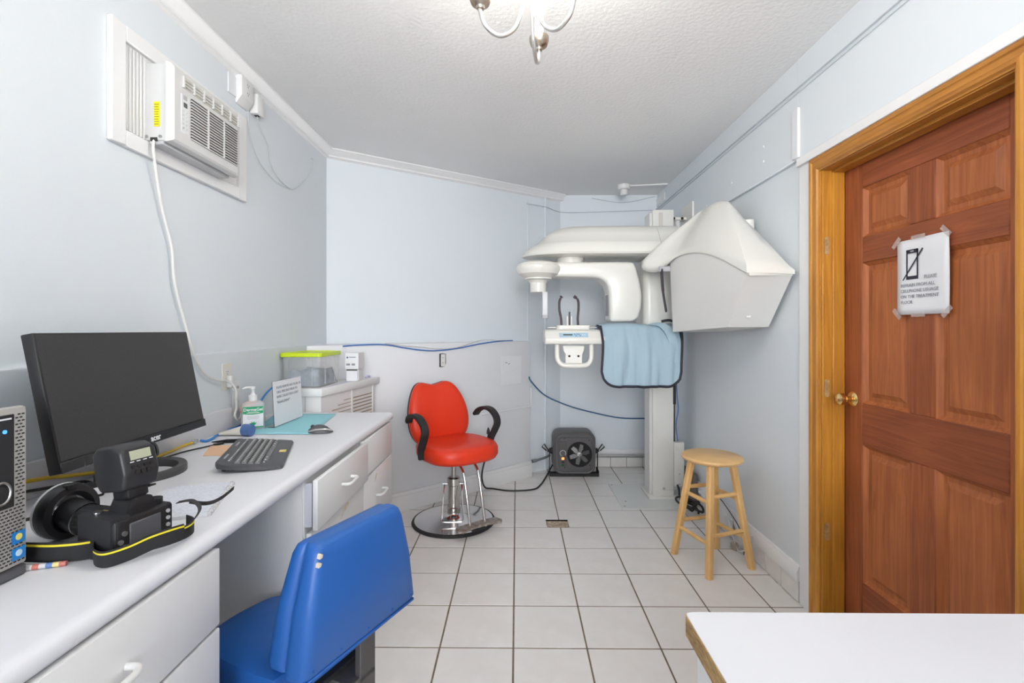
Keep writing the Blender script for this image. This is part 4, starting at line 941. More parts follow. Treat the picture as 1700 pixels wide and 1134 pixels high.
# seat cushion
q = B()
def seatring(i_, z, dz=0):
    out = []
    for k in range(40):
        a = 2*PI*k/40; c_, s_ = math.cos(a), math.sin(a)
        e = .58
        x_ = (.255-i_)*(abs(c_)**e)*(1 if c_ > 0 else -1); y_ = (.235-i_)*(abs(s_)**e)*(1 if s_ > 0 else -1)
        if s_ > 0: x_ *= 1-.10*s_
        fr_ = max(0, -s_)
        out.append((x_, y_-.035-.025*fr_*(1-abs(c_)), z+dz*(1-fr_)-.012*abs(c_)*0))
    return out
q.loft([seatring(.05, .452, .004), seatring(.012, .458, .004), seatring(.0, .480, .006), seatring(.0, .525, .008), seatring(.012, .546, .010), seatring(.05, .560, .008), seatring(.12, .562, .0)]); obj('seat', q, M_red, rd, sharp=60)
q = B(); q.box(-.14, .14, -.14, .12, .436, .454, .004, 1); obj('seat_plate', q, M_blackm, rd)
# backrest: winged outline with a dip at the top
outl = cr([(-.15, .500), (-.215, .575), (-.235, .68), (-.215, .80), (-.165, .900), (-.110, .935), (-.05, .925), (0, .915), (.05, .925), (.110, .935), (.165, .900), (.215, .80), (.235, .68), (.215, .575), (.15, .500), (.05, .482), (-.05, .482)], 4, closed=True)
def bring(sc, y_):
    return [(p.x*sc, y_+(p.y-.48)*.20+.055*(p.x/.235)**2*-1, .70+(p.y-.70)*sc) for p in outl]
q = B(); q.loft([bring(.80, .180), bring(.93, .188), bring(.985, .202), bring(1.0, .220), bring(.995, .238), bring(.96, .252), bring(.88, .258)], cap=True); obj('backrest', q, M_red, rd, sharp=60)
q = B(); q.loft([bring(.96, .250), bring(.985, .262), bring(.93, .268)]); obj('back_shell', q, M_blackm, rd, sharp=60)
q = B(); q.tube(cr([(0, .06, .445), (0, .20, .448), (0, .262, .47), (0, .272, .56)], 5), .022, 10, flat=.5); obj('back_bracket', q, M_blackm, rd)
for sd in (-1, 1):
    q = B(); q.ribbon(cr([(sd*.262, -.05, .475), (sd*.270, -.055, .545), (sd*.275, -.10, .615), (sd*.278, -.125, .665), (sd*.280, -.105, .712), (sd*.282, -.04, .748), (sd*.282, .04, .752), (sd*.276, .11, .728), (sd*.268, .145, .690)], 6), (.050, 0, 0), .024); a_ = obj('arm', q, M_blackm, rd)
    md = a_.modifiers.new('bev', 'BEVEL'); md.width = .006; md.segments = 2
q = B(); q.tube(cr([(.20, .03, .46), (.265, .04, .475), (.30, .03, .53), (.305, .03, .56)], 5), .005, 8); q.lathe([(0, -.01), (.013, -.006), (.011, .02), (0, .045)], (.306, .03, .565), n=14); obj('recline_lever', q, M_blackm, rd)
for xx in (-.055, .055):
    q = B(); q.tube(cr([(xx, -.06, .448), (xx, -.15, .440), (xx, -.215, .40), (xx, -.245, .33), (xx, -.300, .11), (xx, -.305, .085)], 5), .0105, 10); obj('footrest_tube', q, M_chrome, rd)
q = B(); q.prism([(-.165, -.345), (-.150, -.285), (-.06, -.275), (.06, -.275), (.150, -.285), (.165, -.345), (.145, -.370), (.05, -.345), (-.05, -.345), (-.145, -.370)], .070, .086, bev=.004); obj('footplate', q, mat('worn_aluminium', (.50, .47, .44), .5, .8, var=(.30, .25, .21), vscale=40), rd)
q = B(); q.box(-.05, .05, -.325, -.295, .045, .071, .003, 1); obj('footplate_stop', q, M_blackm, rd)

# ================================================================== WOODEN STOOL
ft = [Vector((.928, 2.868, 0)), Vector((1.020, 2.580, 0)), Vector((1.298, 2.690, 0)), Vector((1.206, 2.940, 0))]
ctr = Vector((1.113, 2.775, 0))
ws = thing('wooden_stool', 'round topped natural wood stool with two tiers of rungs', 'stool', (ctr.x, ctr.y, 0))
q = B(); q.lathe([(0, .577), (.150, .577), (.160, .582), (.166, .592), (.163, .602), (.154, .607), (0, .609)], ctr, n=44); obj('seat', q, M_stoolT, ws, world=True)
tops = [Vector((ctr.x+(p.x-ctr.x)*.52, ctr.y+(p.y-ctr.y)*.52, .578)) for p in ft]
for p, t_ in zip(ft, tops):
    dr = (t_-p).normalized(); rad = Vector((p.x-ctr.x, p.y-ctr.y, 0)).normalized()
    u_ = (rad-dr*rad.dot(dr)).normalized(); v_ = dr.cross(u_); h = .0185; c_ = .008; rings = []
    oc = [(h, h-c_), (h-c_, h), (-h+c_, h), (-h, h-c_), (-h, -h+c_), (-h+c_, -h), (h-c_, -h), (h, -h+c_)]
    for base_ in (p, t_):
        ring = []
        for a, b_ in oc:
            r1 = Matrix.Rotation(PI/4, 2) @ Vector((a, b_)); w_ = base_+u_*r1.x+v_*r1.y
            k_ = (base_.z-w_.z)/dr.z; ring.append(w_+dr*k_)
        rings.append(ring)
    q = B(); q.loft(rings); obj('leg', q, M_stool, ws, world=True, sharp=20)
def on(i, z): s_ = z/.578; return ft[i].lerp(tops[i], s_)
for i, (za, zb) in enumerate(((.165, .375), (.205, .405), (.165, .375), (.205, .405))):
    for z in (za, zb):
        q = B(); q.cyl(on(i, z), on((i+1) % 4, z), .0115, n=12); obj('rung', q, M_stool, ws, world=True)

# ================================================================== FOREGROUND TABLE
tb = thing('side_table', 'white laminate table with a chipped bare wood edge in the near right corner', 'table', (.84, .58, 0))
q = B(); q.prism(rrect(.329, 1.345, .15, .958, .012, 3), .727, .7635); obj('core_board', q, wood('worn_chipboard', (.72, .48, .20), (.22, .12, .05), .75, grain=(30, 9, 40), dist=3), tb, world=True)
q = B(); q.prism(rrect(.331, 1.345, .15, .957, .012, 3), .7635, .7655); obj('laminate_top', q, M_lam, tb, world=True)
q = B(); q.box(.345, .365, .17, .93, 0, .727, .002, 1); obj('side_panel', q, M_cab, tb, world=True)
q = B(); q.box(1.315, 1.335, .17, .93, 0, .727, .002, 1); obj('side_panel', q, M_cab, tb, world=True)
q = B(); q.box(.365, 1.315, .20, .22, .15, .727, .002, 1); obj('modesty_panel', q, M_cab, tb, world=True)

# ================================================================== NOTICE ON THE DOOR
nt_ = thing('door_notice', 'white paper no-cellphone notice taped to the wooden door', 'notice', (1.458, 1.755, 1.51))
NX = DX-.0035
NMx = frame((NX, 1.868, 1.377), (0, -1, 0), (0, 0, 1), (-1, 0, 0))     # x to the right as seen, y up, z to the viewer
q = B(); V = []; gx, gy = 8, 10
for j in range(gy+1):
    for i in range(gx+1):
        u_, v_ = i/gx, j/gy
        V.append((u_*.222+.004*math.sin(v_*3), v_*.278, .0018*math.sin(u_*6+v_*3)+.002))
q._add(V, [(j*(gx+1)+i, j*(gx+1)+i+1, (j+1)*(gx+1)+i+1, (j+1)*(gx+1)+i) for j in range(gy) for i in range(gx)], NMx)
o = obj('paper_sheet', q, M_paper, nt_, world=True, sharp=80); md = o.modifiers.new('th', 'SOLIDIFY'); md.thickness = .0006; md.offset = -1
TZ = .0052
def ink(name, polys):
    q = B()
    for p in polys: q.prism(p, TZ-.001, TZ, M=NMx)
    return obj(name, q, M_ink, nt_, world=True)
def R_(x0, x1, y0, y1): return [(x0, y0), (x1, y0), (x1, y1), (x0, y1)]
ink('phone_symbol', [R_(.046, .051, .142, .238), R_(.093, .098, .142, .238), R_(.046, .098, .130, .142), R_(.046, .062, .226, .240), R_(.080, .098, .226, .240), R_(.06, .082, .226, .231), R_(.06, .082, .236, .240)])
ink('slash', [[(.028, .130), (.032, .128), (.120, .236), (.116, .239)]])
for s_, x, y, sz in (('PLEASE', .124, .128, .0172), ('REFRAIN FROM ALL', .020, .103, .0172), ('CELLPHONE USUAGE', .020, .082, .0172), ('ON THE TREATMENT', .020, .061, .0172), ('FLOOR', .020, .040, .0172)):
    text(s_, sz, M_inkg, nt_, NMx @ Matrix.Translation((x, y, TZ)))
M_tape = mat('clear_tape', (.75, .66, .62), .25, alpha=.30)
for (x, y, a) in ((.0, .274, 45), (.214, .280, -45), (.003, .004, -45), (.218, .006, 45)):
    q = B(); q.box(-.024, .024, -.009, .009, .0062, .0067, M=NMx @ Matrix.Translation((x, y, 0)) @ Matrix.Rotation(math.radians(a), 4, 'Z')); obj('tape', q, M_tape, nt_, world=True)
for (x, y) in ((.10, .282), (.10, -.002)):
    q = B(); q.box(-.030, .030, -.007, .007, .0062, .0067, M=NMx @ Matrix.Translation((x, y, 0))); obj('tape', q, M_tape, nt_, world=True)

# ================================================================== HEATER
ht = thing('fan_heater', 'square grey electric fan heater on a floor bracket by the back wall', 'heater', (.52, 4.42, 0))
hx0, hx1, hz0, hz1, hy0, hy1 = .325, .705, .030, .405, 4.335, 4.545
q = B()
def hr(i_, y): return [(p[0], y, p[1]) for p in rrect(hx0+i_, hx1-i_, hz0+i_, hz1-i_, .075-i_*.6, 7)]
q.loft([hr(.02, hy1), hr(.004, hy1-.006), hr(0, hy1-.02), hr(0, hy0+.01), hr(.003, hy0), hr(.010, hy0-.004), hr(.018, hy0), hr(.022, hy0+.012)], cap=True); obj('housing', q, M_greyheat, ht, world=True)
q = B(); q.prism(rrect(.375, .665, .075, .355, .03), hy0-.002, hy0+.013, 'xz', .003, 1); obj('front_plate', q, M_greyheat, ht, world=True)
fc_ = (.560, .205); fr_ = .112
q = B(); q.lathe([(0, 0), (fr_, 0), (fr_, .0015), (0, .0015)], n=40, M=frame((fc_[0], hy0-.0035, fc_[1]), (1, 0, 0), (0, 0, 1), (0, -1, 0)) if False else Matrix.Translation((fc_[0], hy0-.002, fc_[1])) @ Matrix.Rotation(PI/2, 4, 'X')); obj('fan_opening', q, mat('fan_dark', (.012, .012, .013), .8), ht, world=True)
for k in range(6):
    a = 2*PI*k/6+.35; q = B(); ca, sa = math.cos(a), math.sin(a)
    pts_ = [(.018, -.008), (.050, -.024), (.088, -.020), (.092, .010), (.050, .016), (.018, .010)]
    q.loft([[(fc_[0]+u_*ca-v_*sa, hy0-.0045-.006*(v_+.02)/.04-dy, fc_[1]+u_*sa+v_*ca) for u_, v_ in pts_] for dy in (0, .0008)]); obj('fan_blade', q, M_steel if k in (1, 2) else mat('blade_dull', (.22, .22, .22), .45, .7), ht, world=True)
q = B(); q.lathe([(0, 0), (.02, 0), (.02, .008), (0, .012)], n=20, M=Matrix.Translation((fc_[0], hy0-.003, fc_[1])) @ Matrix.Rotation(PI/2, 4, 'X')); obj('fan_hub', q, M_steel, ht, world=True)
q = B(); k = -.105
while k < .106:
    h_ = math.sqrt(max(0, fr_**2-k*k))
    q.cyl((fc_[0]+k, hy0-.0165, fc_[1]-h_), (fc_[0]+k, hy0-.0165, fc_[1]+h_), .0009, n=5); q.cyl((fc_[0]-h_, hy0-.0165, fc_[1]+k), (fc_[0]+h_, hy0-.0165, fc_[1]+k), .0009, n=5); k += .0105
o = obj('guard_mesh', q, M_blackm, ht, world=True); o['kind'] = 'stuff'
q = B(); q.box(.378, .445, hy0-.004, hy0, .095, .320, .001, 1); obj('control_plate', q, mat('control_grey', (.085, .082, .08), .5), ht, world=True)
q = B(); q.tube([(.412+.026*math.cos(a*PI/12+.0), hy0-.005, .216+.026*math.sin(a*PI/12)) for a in range(-3, 19)], .0018, 6); obj('dial_ring', q, M_paper, ht, world=True)
q = B(); q.cyl((.412, hy0-.004, .216), (.412, hy0-.02, .216), .022, n=22); obj('dial', q, M_greyheat, ht, world=True)
q = B(); q.box(.400, .424, hy0-.008, hy0-.003, .158, .178, .002, 1); obj('indicator_light', q, mat('amber_lamp', (.9, .18, .04), .4, emit=(1, .22, .05), estr=2.0), ht, world=True)
q = B(); q.box(.400, .424, hy0-.008, hy0-.003, .128, .146, .002, 1); obj('switch', q, M_black, ht, world=True)
q = B(); q.box(.400, .424, hy0-.008, hy0-.003, .100, .118, .002, 1); obj('switch', q, mat('switch_green', (.02, .07, .03), .5), ht, world=True)
for xx, z_ in ((.425, .345), (.645, .330), (.430, .088), (.652, .110)):
    q = B(); q.cyl((xx, hy0-.004, z_), (xx, hy0+.004, z_), .006, n=10); obj('screw', q, M_black, ht, world=True)
q = B(); q.box(.300, .735, 4.36, 4.50, 0, .004); q.box(.300, .735, 4.355, 4.36, 0, .03); q.box(.296, .301, 4.36, 4.50, 0, .05); q.box(.734, .739, 4.36, 4.50, 0, .05); q.box(.296, .301, 4.415, 4.445, .04, .235); q.box(.734, .739, 4.415, 4.445, .04, .235); obj('bracket', q, M_blackm, ht, world=True)
for sd, xx in ((-1, .325), (1, .705)):
    q = B(); q.cyl((xx-sd*.004, 4.43, .215), (xx+sd*.03, 4.43, .215), .032, .022, n=18); q.cyl((xx+sd*.02, 4.43, .215), (xx+sd*.045, 4.43, .215), .012, n=12)
    q.tube([(xx+sd*.040, 4.43, .225), (xx+sd*.075, 4.43, .275), (xx+sd*.095, 4.43, .250), (xx+sd*.055, 4.43, .215)], .006, 6); obj('clamp_handle', q, M_blackm, ht, world=True)
q = B(); q.tube(cr([(.33, 4.48, .07), (.30, 4.42, .04), (.255, 4.30, .008), (.20, 4.10, .007), (.13, 3.98, .007), (-.06, 3.95, .007), (-.20, 4.0, .007), (-.262, 3.965, .03), (-.285, 3.945, .12), (-.27, 3.955, .22), (-.255, 3.97, .25)], 6), .0065, 8); obj('power_cord', q, M_black, ht, world=True)
q = B(); q.tube(cr([(.14, 4.40, .125), (.19, 4.43, .128), (.27, 4.50, .135), (.31, 4.56, .14)], 5), [.016]*5+[.011]*11, 10); tag(obj('flexible_conduit', q, mat('grey_conduit', (.22, .24, .26), .6)), 'short grey flexible conduit poking out of the wall end beside the heater', 'conduit')

# ================================================================== PANORAMIC X-RAY MACHINE
xr = thing('xray_machine', 'large off-white panoramic dental x-ray machine on a floor column', 'x-ray machine', (1.0, 3.8, 0))
def xp(name, m, b_, parent=None, sharp=38): return obj(name, b_, m, parent or xr, world=True, sharp=sharp)
q = B(); q.box(.778, 1.30, 3.558, 4.13, 0, .010, .002, 1); xp('base_plate', mat('plate_grey', (.74, .765, .75), .3), q)
for xx, yv in ((.80, 3.60), (.80, 4.09), (.83, 3.70)):
    q = B(); q.cyl((xx, yv, .010), (xx, yv, .014), .008, n=10); xp('bolt', M_steel, q)
q = B(); q.prism([(1.02, 3.735), (1.245, 3.735), (1.245, 4.0), (1.02, 4.0)], .010, .030, bev=.004); xp('column_plinth', M_ivory, q)
q = B(); q.box(1.058, 1.222, 3.78, 3.96, .028, 2.255, .006, 2); col = xp('column', M_ivory, q)
q = B(); q.box(1.105, 1.135, 3.776, 3.782, 2.02, 2.232, .002, 1); xp('column_slot', mat('slot_tan', (.66, .60, .55), .6), q, col)
q = B(); q.box(1.036, 1.060, 3.80, 3.94, .03, 2.235, .004, 1); xp('column_rail', M_ivory2, q, col)
q = B(); q.cyl((1.145, 3.781, .085), (1.145, 3.776, .085), .010, n=14); xp('bolt', M_steel, q, col)
q = B(); q.box(1.058, 1.222, 3.775, 3.79, .028, .075, .003, 1); xp('kick_cover', M_ivory, q, col)
q = B(); q.box(1.222, 1.300, 3.77, 3.87, .100, .445, .004, 1); xp('junction_box', M_ivory, q)
for z_ in (.20, .12):
    q = B(); q.cyl((1.262, 3.771, z_), (1.262, 3.767, z_), .006, n=8); xp('screw', M_steel, q)
q = B(); q.tube([(1.226, 3.785, 1.30), (1.226, 3.785, .74)], .013, 8); q.tube([(1.226, 3.785, .74), (1.226, 3.785, .45)], .006, 8); xp('cable_sleeve', M_blackm, q)
q = B(); q.tube(cr([(1.245, 3.80, 1.25), (1.250, 3.80, .85), (1.262, 3.80, .70), (1.245, 3.80, .58), (1.258, 3.80, .45)], 6), .004, 6); xp('blue_lead', M_blued, q)
# bracket from the column top to the right wall
q = B(); q.box(1.20, 1.36, 3.82, 3.90, 2.185, 2.205, .002, 1); q.box(1.335, 1.350, 3.70, 3.95, 2.12, 2.30, .002, 1); br = xp('wall_bracket', M_ivory, q)
for xx in (1.235, 1.30):
    q = B(); q.cyl((xx, 3.818, 2.195), (xx, 3.824, 2.195), .011, n=10); xp('bracket_hole', M_dark, q, br)
q = B(); q.cyl((1.275, 3.86, 2.10), (1.275, 3.86, 2.186), .022, n=14); xp('bracket_post', M_ivory2, q, br)
# sliding carriage
q = B(); q.loft([[(p[0], p[1], z) for p in rrect(.915+i_, 1.245-i_, 3.50+i_, 3.775, .05, 5)] for i_, z in ((.02, 1.345), (.004, 1.355), (0, 1.38), (0, 1.80), (.01, 1.83))]); cg = xp('carriage', M_ivory, q)
q = B(); q.box(.9135, .9165, 3.62, 3.64, 1.50, 1.53); q.cyl((.955, 3.515, 1.52), (.950, 3.508, 1.52), .012, n=12); xp('indicator', mat('olive', (.35, .36, .12), .5), q, cg)
# overhead arm
def arm_ring(xl, yf, yb, z, rx, zt=0):
    ym = (yf+yb)/2; hy = (yb-yf)/2; out = []
    for k in range(13):
        a = PI/2+PI*k/12; out.append((xl+rx+rx*math.cos(a), ym+hy*math.sin(a), z+zt*math.sin(a)*0))
    # out runs back -> left tip -> front
    n_ = 8
    for k in range(1, n_+1): out.append((xl+rx+(1.16-xl-rx)*k/n_, yf, z))
    for k in range(n_, 0, -1): out.append((xl+rx+(1.16-xl-rx)*k/n_, yb, z))
    return out
q = B(); q.loft([arm_ring(.075, 3.39, 3.76, 1.842, .34), arm_ring(.040, 3.36, 3.79, 1.850, .36), arm_ring(.032, 3.352, 3.80, 1.864, .37), arm_ring(.050, 3.356, 3.79, 1.885, .37), arm_ring(.105, 3.366, 3.77, 1.925, .36), arm_ring(.135, 3.378, 3.76, 1.940, .35), arm_ring(.150, 3.386, 3.75, 1.945, .34), arm_ring(.20, 3.42, 3.72, 2.00, .32), arm_ring(.27, 3.46, 3.68, 2.045, .30), arm_ring(.36, 3.51, 3.63, 2.070, .26), arm_ring(.42, 3.55, 3.59, 2.076, .2)]); oa = xp('overhead_arm', M_ivory, q, sharp=30)
q = B(); q.tube([(.998, 3.350, 1.866), (.999, 3.354, 1.90), (1.0, 3.374, 1.938), (1.0, 3.386, 1.948), (1.0, 3.42, 2.00), (1.0, 3.46, 2.045)], .0014, 5); xp('cover_joint', mat('joint_grey', (.45, .45, .43), .6), q, oa)
# rotating C-arm
q = B(); q.lathe([(0, 1.79), (.098, 1.79), (.098, 1.842), (0, 1.842)], (.393, 3.56, 0), n=32); xp('rotor_hub', M_ivory, q)
prof_ = [(.14, 1.698), (.545, 1.690), (.590, 1.682), (.625, 1.660), (.648, 1.620), (.655, 1.560), (.658, 1.375), (.815, 1.378), (.858, 1.400), (.880, 1.480), (.886, 1.560), (.872, 1.650), (.848, 1.740), (.832, 1.792), (.80, 1.800), (.14, 1.800)]
q = B(); q.prism(prof_, 3.42, 3.63, 'xz', .022, 3); ca_ = xp('c_arm', M_ivory, q, sharp=30)
q = B(); q.box(.6535, .660, 3.47, 3.58, 1.42, 1.60, .002, 1); xp('sensor_window', mat('window_grey', (.30, .30, .32), .4), q, ca_)
q = B(); q.lathe([(0, 1.802), (.10, 1.800), (.140, 1.785), (.155, 1.762), (.155, 1.742), (.140, 1.712), (.105, 1.690), (.098, 1.684), (.098, 1.676), (.070, 1.668), (.058, 1.650), (.056, 1.585), (0, 1.583)], (.152, 3.44, 0), n=40); hd = xp('tube_head', M_ivory, q, sharp=30)
q = B(); q.prism(rrect(.178, .218, 3.39, 3.43, .008), 1.412, 1.585, bev=.003); xp('beam_stick', mat('silver_plastic', (.66, .67, .70), .35), q, hd)
q = B(); q.prism(rrect(.174, .222, 3.388, 3.434, .010), 1.400, 1.425, bev=.003); xp('stick_cap', M_grey, q, hd)
# patient shelf, display, rods
q = B(); q.prism([(3.29, 1.222), (3.285, 1.255), (3.33, 1.312), (3.36, 1.322), (3.60, 1.322), (3.60, 1.222)], .192, .60, 'yz', .008, 2); sh = xp('patient_shelf', M_ivory, q)
q = B(); q.prism([(.205, 1.240), (.255, 1.245), (.255, 1.305), (.240, 1.305)], 3.284, 3.29, 'xz'); 
q = B(); q.prism(rrect(.275, .510, 3.335, 3.42, .03), 1.318, 1.352, bev=.008); xp('shelf_cap', M_ivory, q, sh)
SN = Vector((0, -.045, .057)).normalized(); up_ = Vector((0, .045, .057)).normalized(); nn_ = Vector((0, -.057, .045)).normalized()
SHM = frame((.388, 3.3075, 1.2835), (1, 0, 0), up_, nn_)
q = B(); q.box(-.098, .098, -.019, .019, -.001, .0022, .001, 1, M=SHM); kp_ = xp('keypad', mat('keypad_blue', (.42, .60, .74), .4), q, sh)
q = B(); q.box(-.072, -.008, -.004, .006, .002, .003, M=SHM); xp('readout', mat('readout_dark', (.08, .09, .06), .3), q, sh)
for xx, yv in ((.008, .004), (.016, -.008), (.024, .006), (.036, .004), (.044, -.008), (.060, .0), (.075, .0)):
    q = B(); q.cyl((xx, yv, .002), (xx, yv, .0035), .004, n=10, M=SHM); xp('key', M_bluec if xx < .05 else M_paper, q, sh)
for x0_, x1_ in ((.215, .275), (.510, .560)):
    q = B(); q.cyl((x0_, 3.40, 1.335), (x1_, 3.40, 1.335), .006, n=10); xp('knob_shaft', M_steel, q, sh)
q = B(); q.tube(cr([(.278, 3.34, 1.225), (.277, 3.33, 1.16), (.283, 3.325, 1.11), (.310, 3.32, 1.080), (.35, 3.318, 1.073), (.44, 3.318, 1.073), (.48, 3.32, 1.080), (.507, 3.325, 1.11), (.513, 3.33, 1.16), (.512, 3.34, 1.225)], 5), .0165, 14); xp('grab_handle', M_ivory, q, sh)
q = B(); q.prism([(.315, 1.212), (.468, 1.212), (.465, 1.175), (.452, 1.150), (.452, 1.085), (.335, 1.085), (.335, 1.150), (.320, 1.175)], 3.345, 3.375, 'xz', .004, 1); cbk = xp('chin_bracket', M_ivory, q, sh)
for xx in (.362, .425):
    q = B(); q.cyl((xx, 3.346, 1.138), (xx, 3.341, 1.138), .008, n=12); xp('bolt', M_dark, q, sh)
for pts_ in ([(.312, 3.385, 1.348), (.308, 3.385, 1.40), (.298, 3.385, 1.455), (.297, 3.385, 1.51), (.305, 3.38, 1.54), (.312, 3.375, 1.552)], [(.428, 3.385, 1.348), (.425, 3.385, 1.40), (.430, 3.385, 1.46), (.430, 3.385, 1.51), (.420, 3.38, 1.535), (.398, 3.375, 1.552)]):
    q = B(); q.tube(cr(pts_, 5), [.0085]*20+[.007]*2+[.012]*4, 10); xp('temple_rod', mat('rod_plum', (.075, .06, .07), .5), q, sh)
for xx in (.354, .382):
    q = B(); q.cyl((xx, 3.39, 1.348), (xx, 3.39, 1.415), .0075, n=10); xp('chin_post', M_white, q, sh)
q = B(); q.cyl((.368, 3.385, 1.350), (.368, 3.385, 1.445), .0055, n=10); xp('bite_rod', MATS['rod_plum'], q, sh)
q = B(); q.box(.590, 1.08, 3.37, 3.55, 1.232, 1.318, .012, 2); xp('shelf_arm', M_ivory, q)

# ------------------------------------------------------------------ cephalometric unit hung beside the right wall
cu_ = thing('cephalometric_unit', 'big angular off-white x-ray head hanging beside the right wall', 'x-ray unit', (1.2, 2.8, 1.3))
def cp2(name, m, b_, sharp=30): return obj(name, b_, m, cu_, world=True, sharp=sharp)
WX = 1.345
# lower box: front face leans away, rear end near the column
top = [(1.128, 2.385, 1.600), (WX, 2.375, 1.590), (WX, 3.05, 1.745), (1.16, 3.18, 1.760), (1.000, 3.175, 1.765)]
mid = [(1.128, 2.60, 1.335), (WX, 2.60, 1.335), (WX, 3.05, 1.310), (1.16, 3.17, 1.305), (1.012, 3.150, 1.306)]
ARC = [(k/10, .082*math.sin(PI*(k/10)**.95)**.9) for k in range(1, 10)]
# the seam is arched: put extra points along the left face
lf_t = [Vector(top[4]).lerp(Vector(top[0]), s_)+Vector((0, 0, dz)) for s_, dz in ARC]
lf_b = [Vector(mid[4]).lerp(Vector(mid[0]), s_) for s_, dz in ARC]
q = B(); rb_ = [Vector(p) for p in mid]+lf_b; q.loft([rb_, [Vector(p) for p in top]+lf_t], cap=False); q._add(rb_, [tuple(range(len(rb_)))[::-1]]); bxo = cp2('lower_housing', M_ivory2, q, 20)
# upper cover: rim, flared lip, shoulders, peak
rim = [Vector((1.120, 2.372, 1.606)), Vector((1.235, 2.365, 1.602)), Vector((WX+.003, 2.362, 1.598)), Vector((WX+.003, 2.53, 1.625)), Vector((WX+.003, 2.70, 1.66)), Vector((WX+.003, 3.05, 1.75)), Vector((1.20, 3.28, 1.765)), Vector((1.02, 3.335, 1.772)), Vector((.905, 3.340, 1.772)), Vector((.862, 3.325, 1.768)), Vector((.846, 3.285, 1.764)), Vector((.866, 3.245, 1.764)), Vector((.925, 3.20, 1.770))]
rim += [Vector(top[4]).lerp(Vector(top[0]), s_)+Vector((-.008, 0, dz+.003)) for s_, dz in ARC]
pk = Vector((1.238, 3.00, 2.090))
def lift(f, h, xmax=WX+.003):
    out = []
    for p in rim:
        c_ = p.lerp(pk, f); z = p.z+(pk.z-p.z)*h
        out.append(Vector((min(c_.x, xmax), c_.y, z)))
    return out
crown_ = []
for k, p in enumerate(rim):
    a = math.atan2(p.y-pk.y, p.x-pk.x); crown_.append(Vector((pk.x+.050*math.cos(a), pk.y+.11*math.sin(a), pk.z)))
def blend(f, z_): return [p.lerp(c_, f)+Vector((0, 0, 0)) if z_ is None else Vector((*(p.lerp(c_, f).xy), p.z+(c_.z-p.z)*(z_ if p.x < 1.26 or z_ <= 0 else z_**1.28))) for p, c_ in zip(rim, crown_)]
def lip(f, dz): return [(p.lerp(Vector((.99, 3.27, p.z)), f)+Vector((0, 0, dz)) if p.x < .99 else p+Vector((0, 0, dz*.12))) for p in rim]
q = B(); q.loft([lip(.55, -.058), lip(.22, -.052), lip(.06, -.036), lip(-.02, -.018), blend(0, 0), blend(.0, .06), blend(.07, .14), blend(.22, .32), blend(.45, .55), blend(.70, .76), blend(.86, .91), blend(.95, .975), blend(1.05, 1.0)], cap=False); q._add(blend(1.05, 1.0), [tuple(range(len(rim)))]); cov = cp2('upper_cover', M_ivory, q, 50)
q = B(); q.cyl((1.305, 2.76, 1.70), (1.305, 2.76, 1.938), .038, n=24); cp2('mount_post', M_ivory, q)
q = B(); q.tube(cr([(.945, 3.17, 1.715), (.947, 3.17, 1.66), (.955, 3.17, 1.56), (.972, 3.17, 1.455), (.975, 3.17, 1.435)], 5), [.022]*10+[.018]*8+[.014]*3, 10, flat=.35); er = cp2('ear_post', mat('ear_plum', (.05, .04, .05), .5), q)
q = B(); q.box(.930, 1.00, 3.16, 3.19, 1.700, 1.735, .003, 1); cp2('ear_post_clamp', M_grey, q)
q = B(); q.prism([(1.205, 1.40), (1.225, 1.40), (1.225, 1.385), (1.205, 1.385)], 2.548, 2.553, 'xz'); q.cyl((1.21, 2.553, 1.395), (1.21, 2.55, 1.395), .003, n=8)
cp2('data_plate', M_paper, q)
q = B(); q.box(1.133, WX, 2.372, 2.38, 1.585, 1.600); cp2('front_seam_strip', M_ivory, q)

# ================================================================== LEAD APRON
ap = thing('lead_apron', 'pale blue lead apron with navy edging draped over the machine arm', 'apron', (.85, 3.3, .94))
ax0, ax1 = .575, 1.105
def apz(u_, v_):
    """u 0..1 left to right; v 0 top .. 1 bottom, front fall"""
    x = ax0+(ax1-ax0)*u_; fold = .011*math.sin(u_*19+.5)+.007*math.sin(u_*41+v_*2)+.005*math.sin(u_*11+v_*5)+.003*math.sin(u_*67-v_*4)
    zt = 1.345+.010*math.sin(u_*5)+(.018*max(0, (u_-.7)/.3))
    rb = .10
    zb = .938+(rb-math.sqrt(max(0, rb*rb-(rb-u_*.53)**2)) if u_*.53 < rb else 0)*1.0
    if (1-u_)*.53 < rb: zb = .938+rb-math.sqrt(max(0, rb*rb-(rb-(1-u_)*.53)**2))
    z = zt+(zb-zt)*v_
    y = 3.345-.06*min(1, v_*3)-.02*v_+fold*(.3+.7*v_)-.01
    return (x+.006*math.sin(v_*4), y, z)
nu, nv = 44, 22
V = [apz(i/nu, j/nv) for j in range(nv+1) for i in range(nu+1)]
backrow = []
for j in range(1, 9):
    s_ = j/8
    for i in range(nu+1):
        x, y, z = apz(i/nu, 0); backrow.append((x, y+.235*min(1, s_*2.2), z+.012*math.sin(min(1, s_*2)*PI)-.20*max(0, s_-.45)))
Vb = list(V); F = [(j*(nu+1)+i, j*(nu+1)+i+1, (j+1)*(nu+1)+i+1, (j+1)*(nu+1)+i) for j in range(nv) for i in range(nu)]
off = len(V); rows = [list(range(nu+1))]+[[off+(j-1)*(nu+1)+i for i in range(nu+1)] for j in range(1, 9)]
Vb += backrow
for a, b_ in zip(rows[:-1], rows[1:]): F += [(a[i+1], a[i], b_[i], b_[i+1]) for i in range(nu)]
q = B(); q._add(Vb, F); o = obj('cloth', q, M_apron, ap, world=True, sharp=80); md = o.modifiers.new('th', 'SOLIDIFY'); md.thickness = .006; md.offset = 0
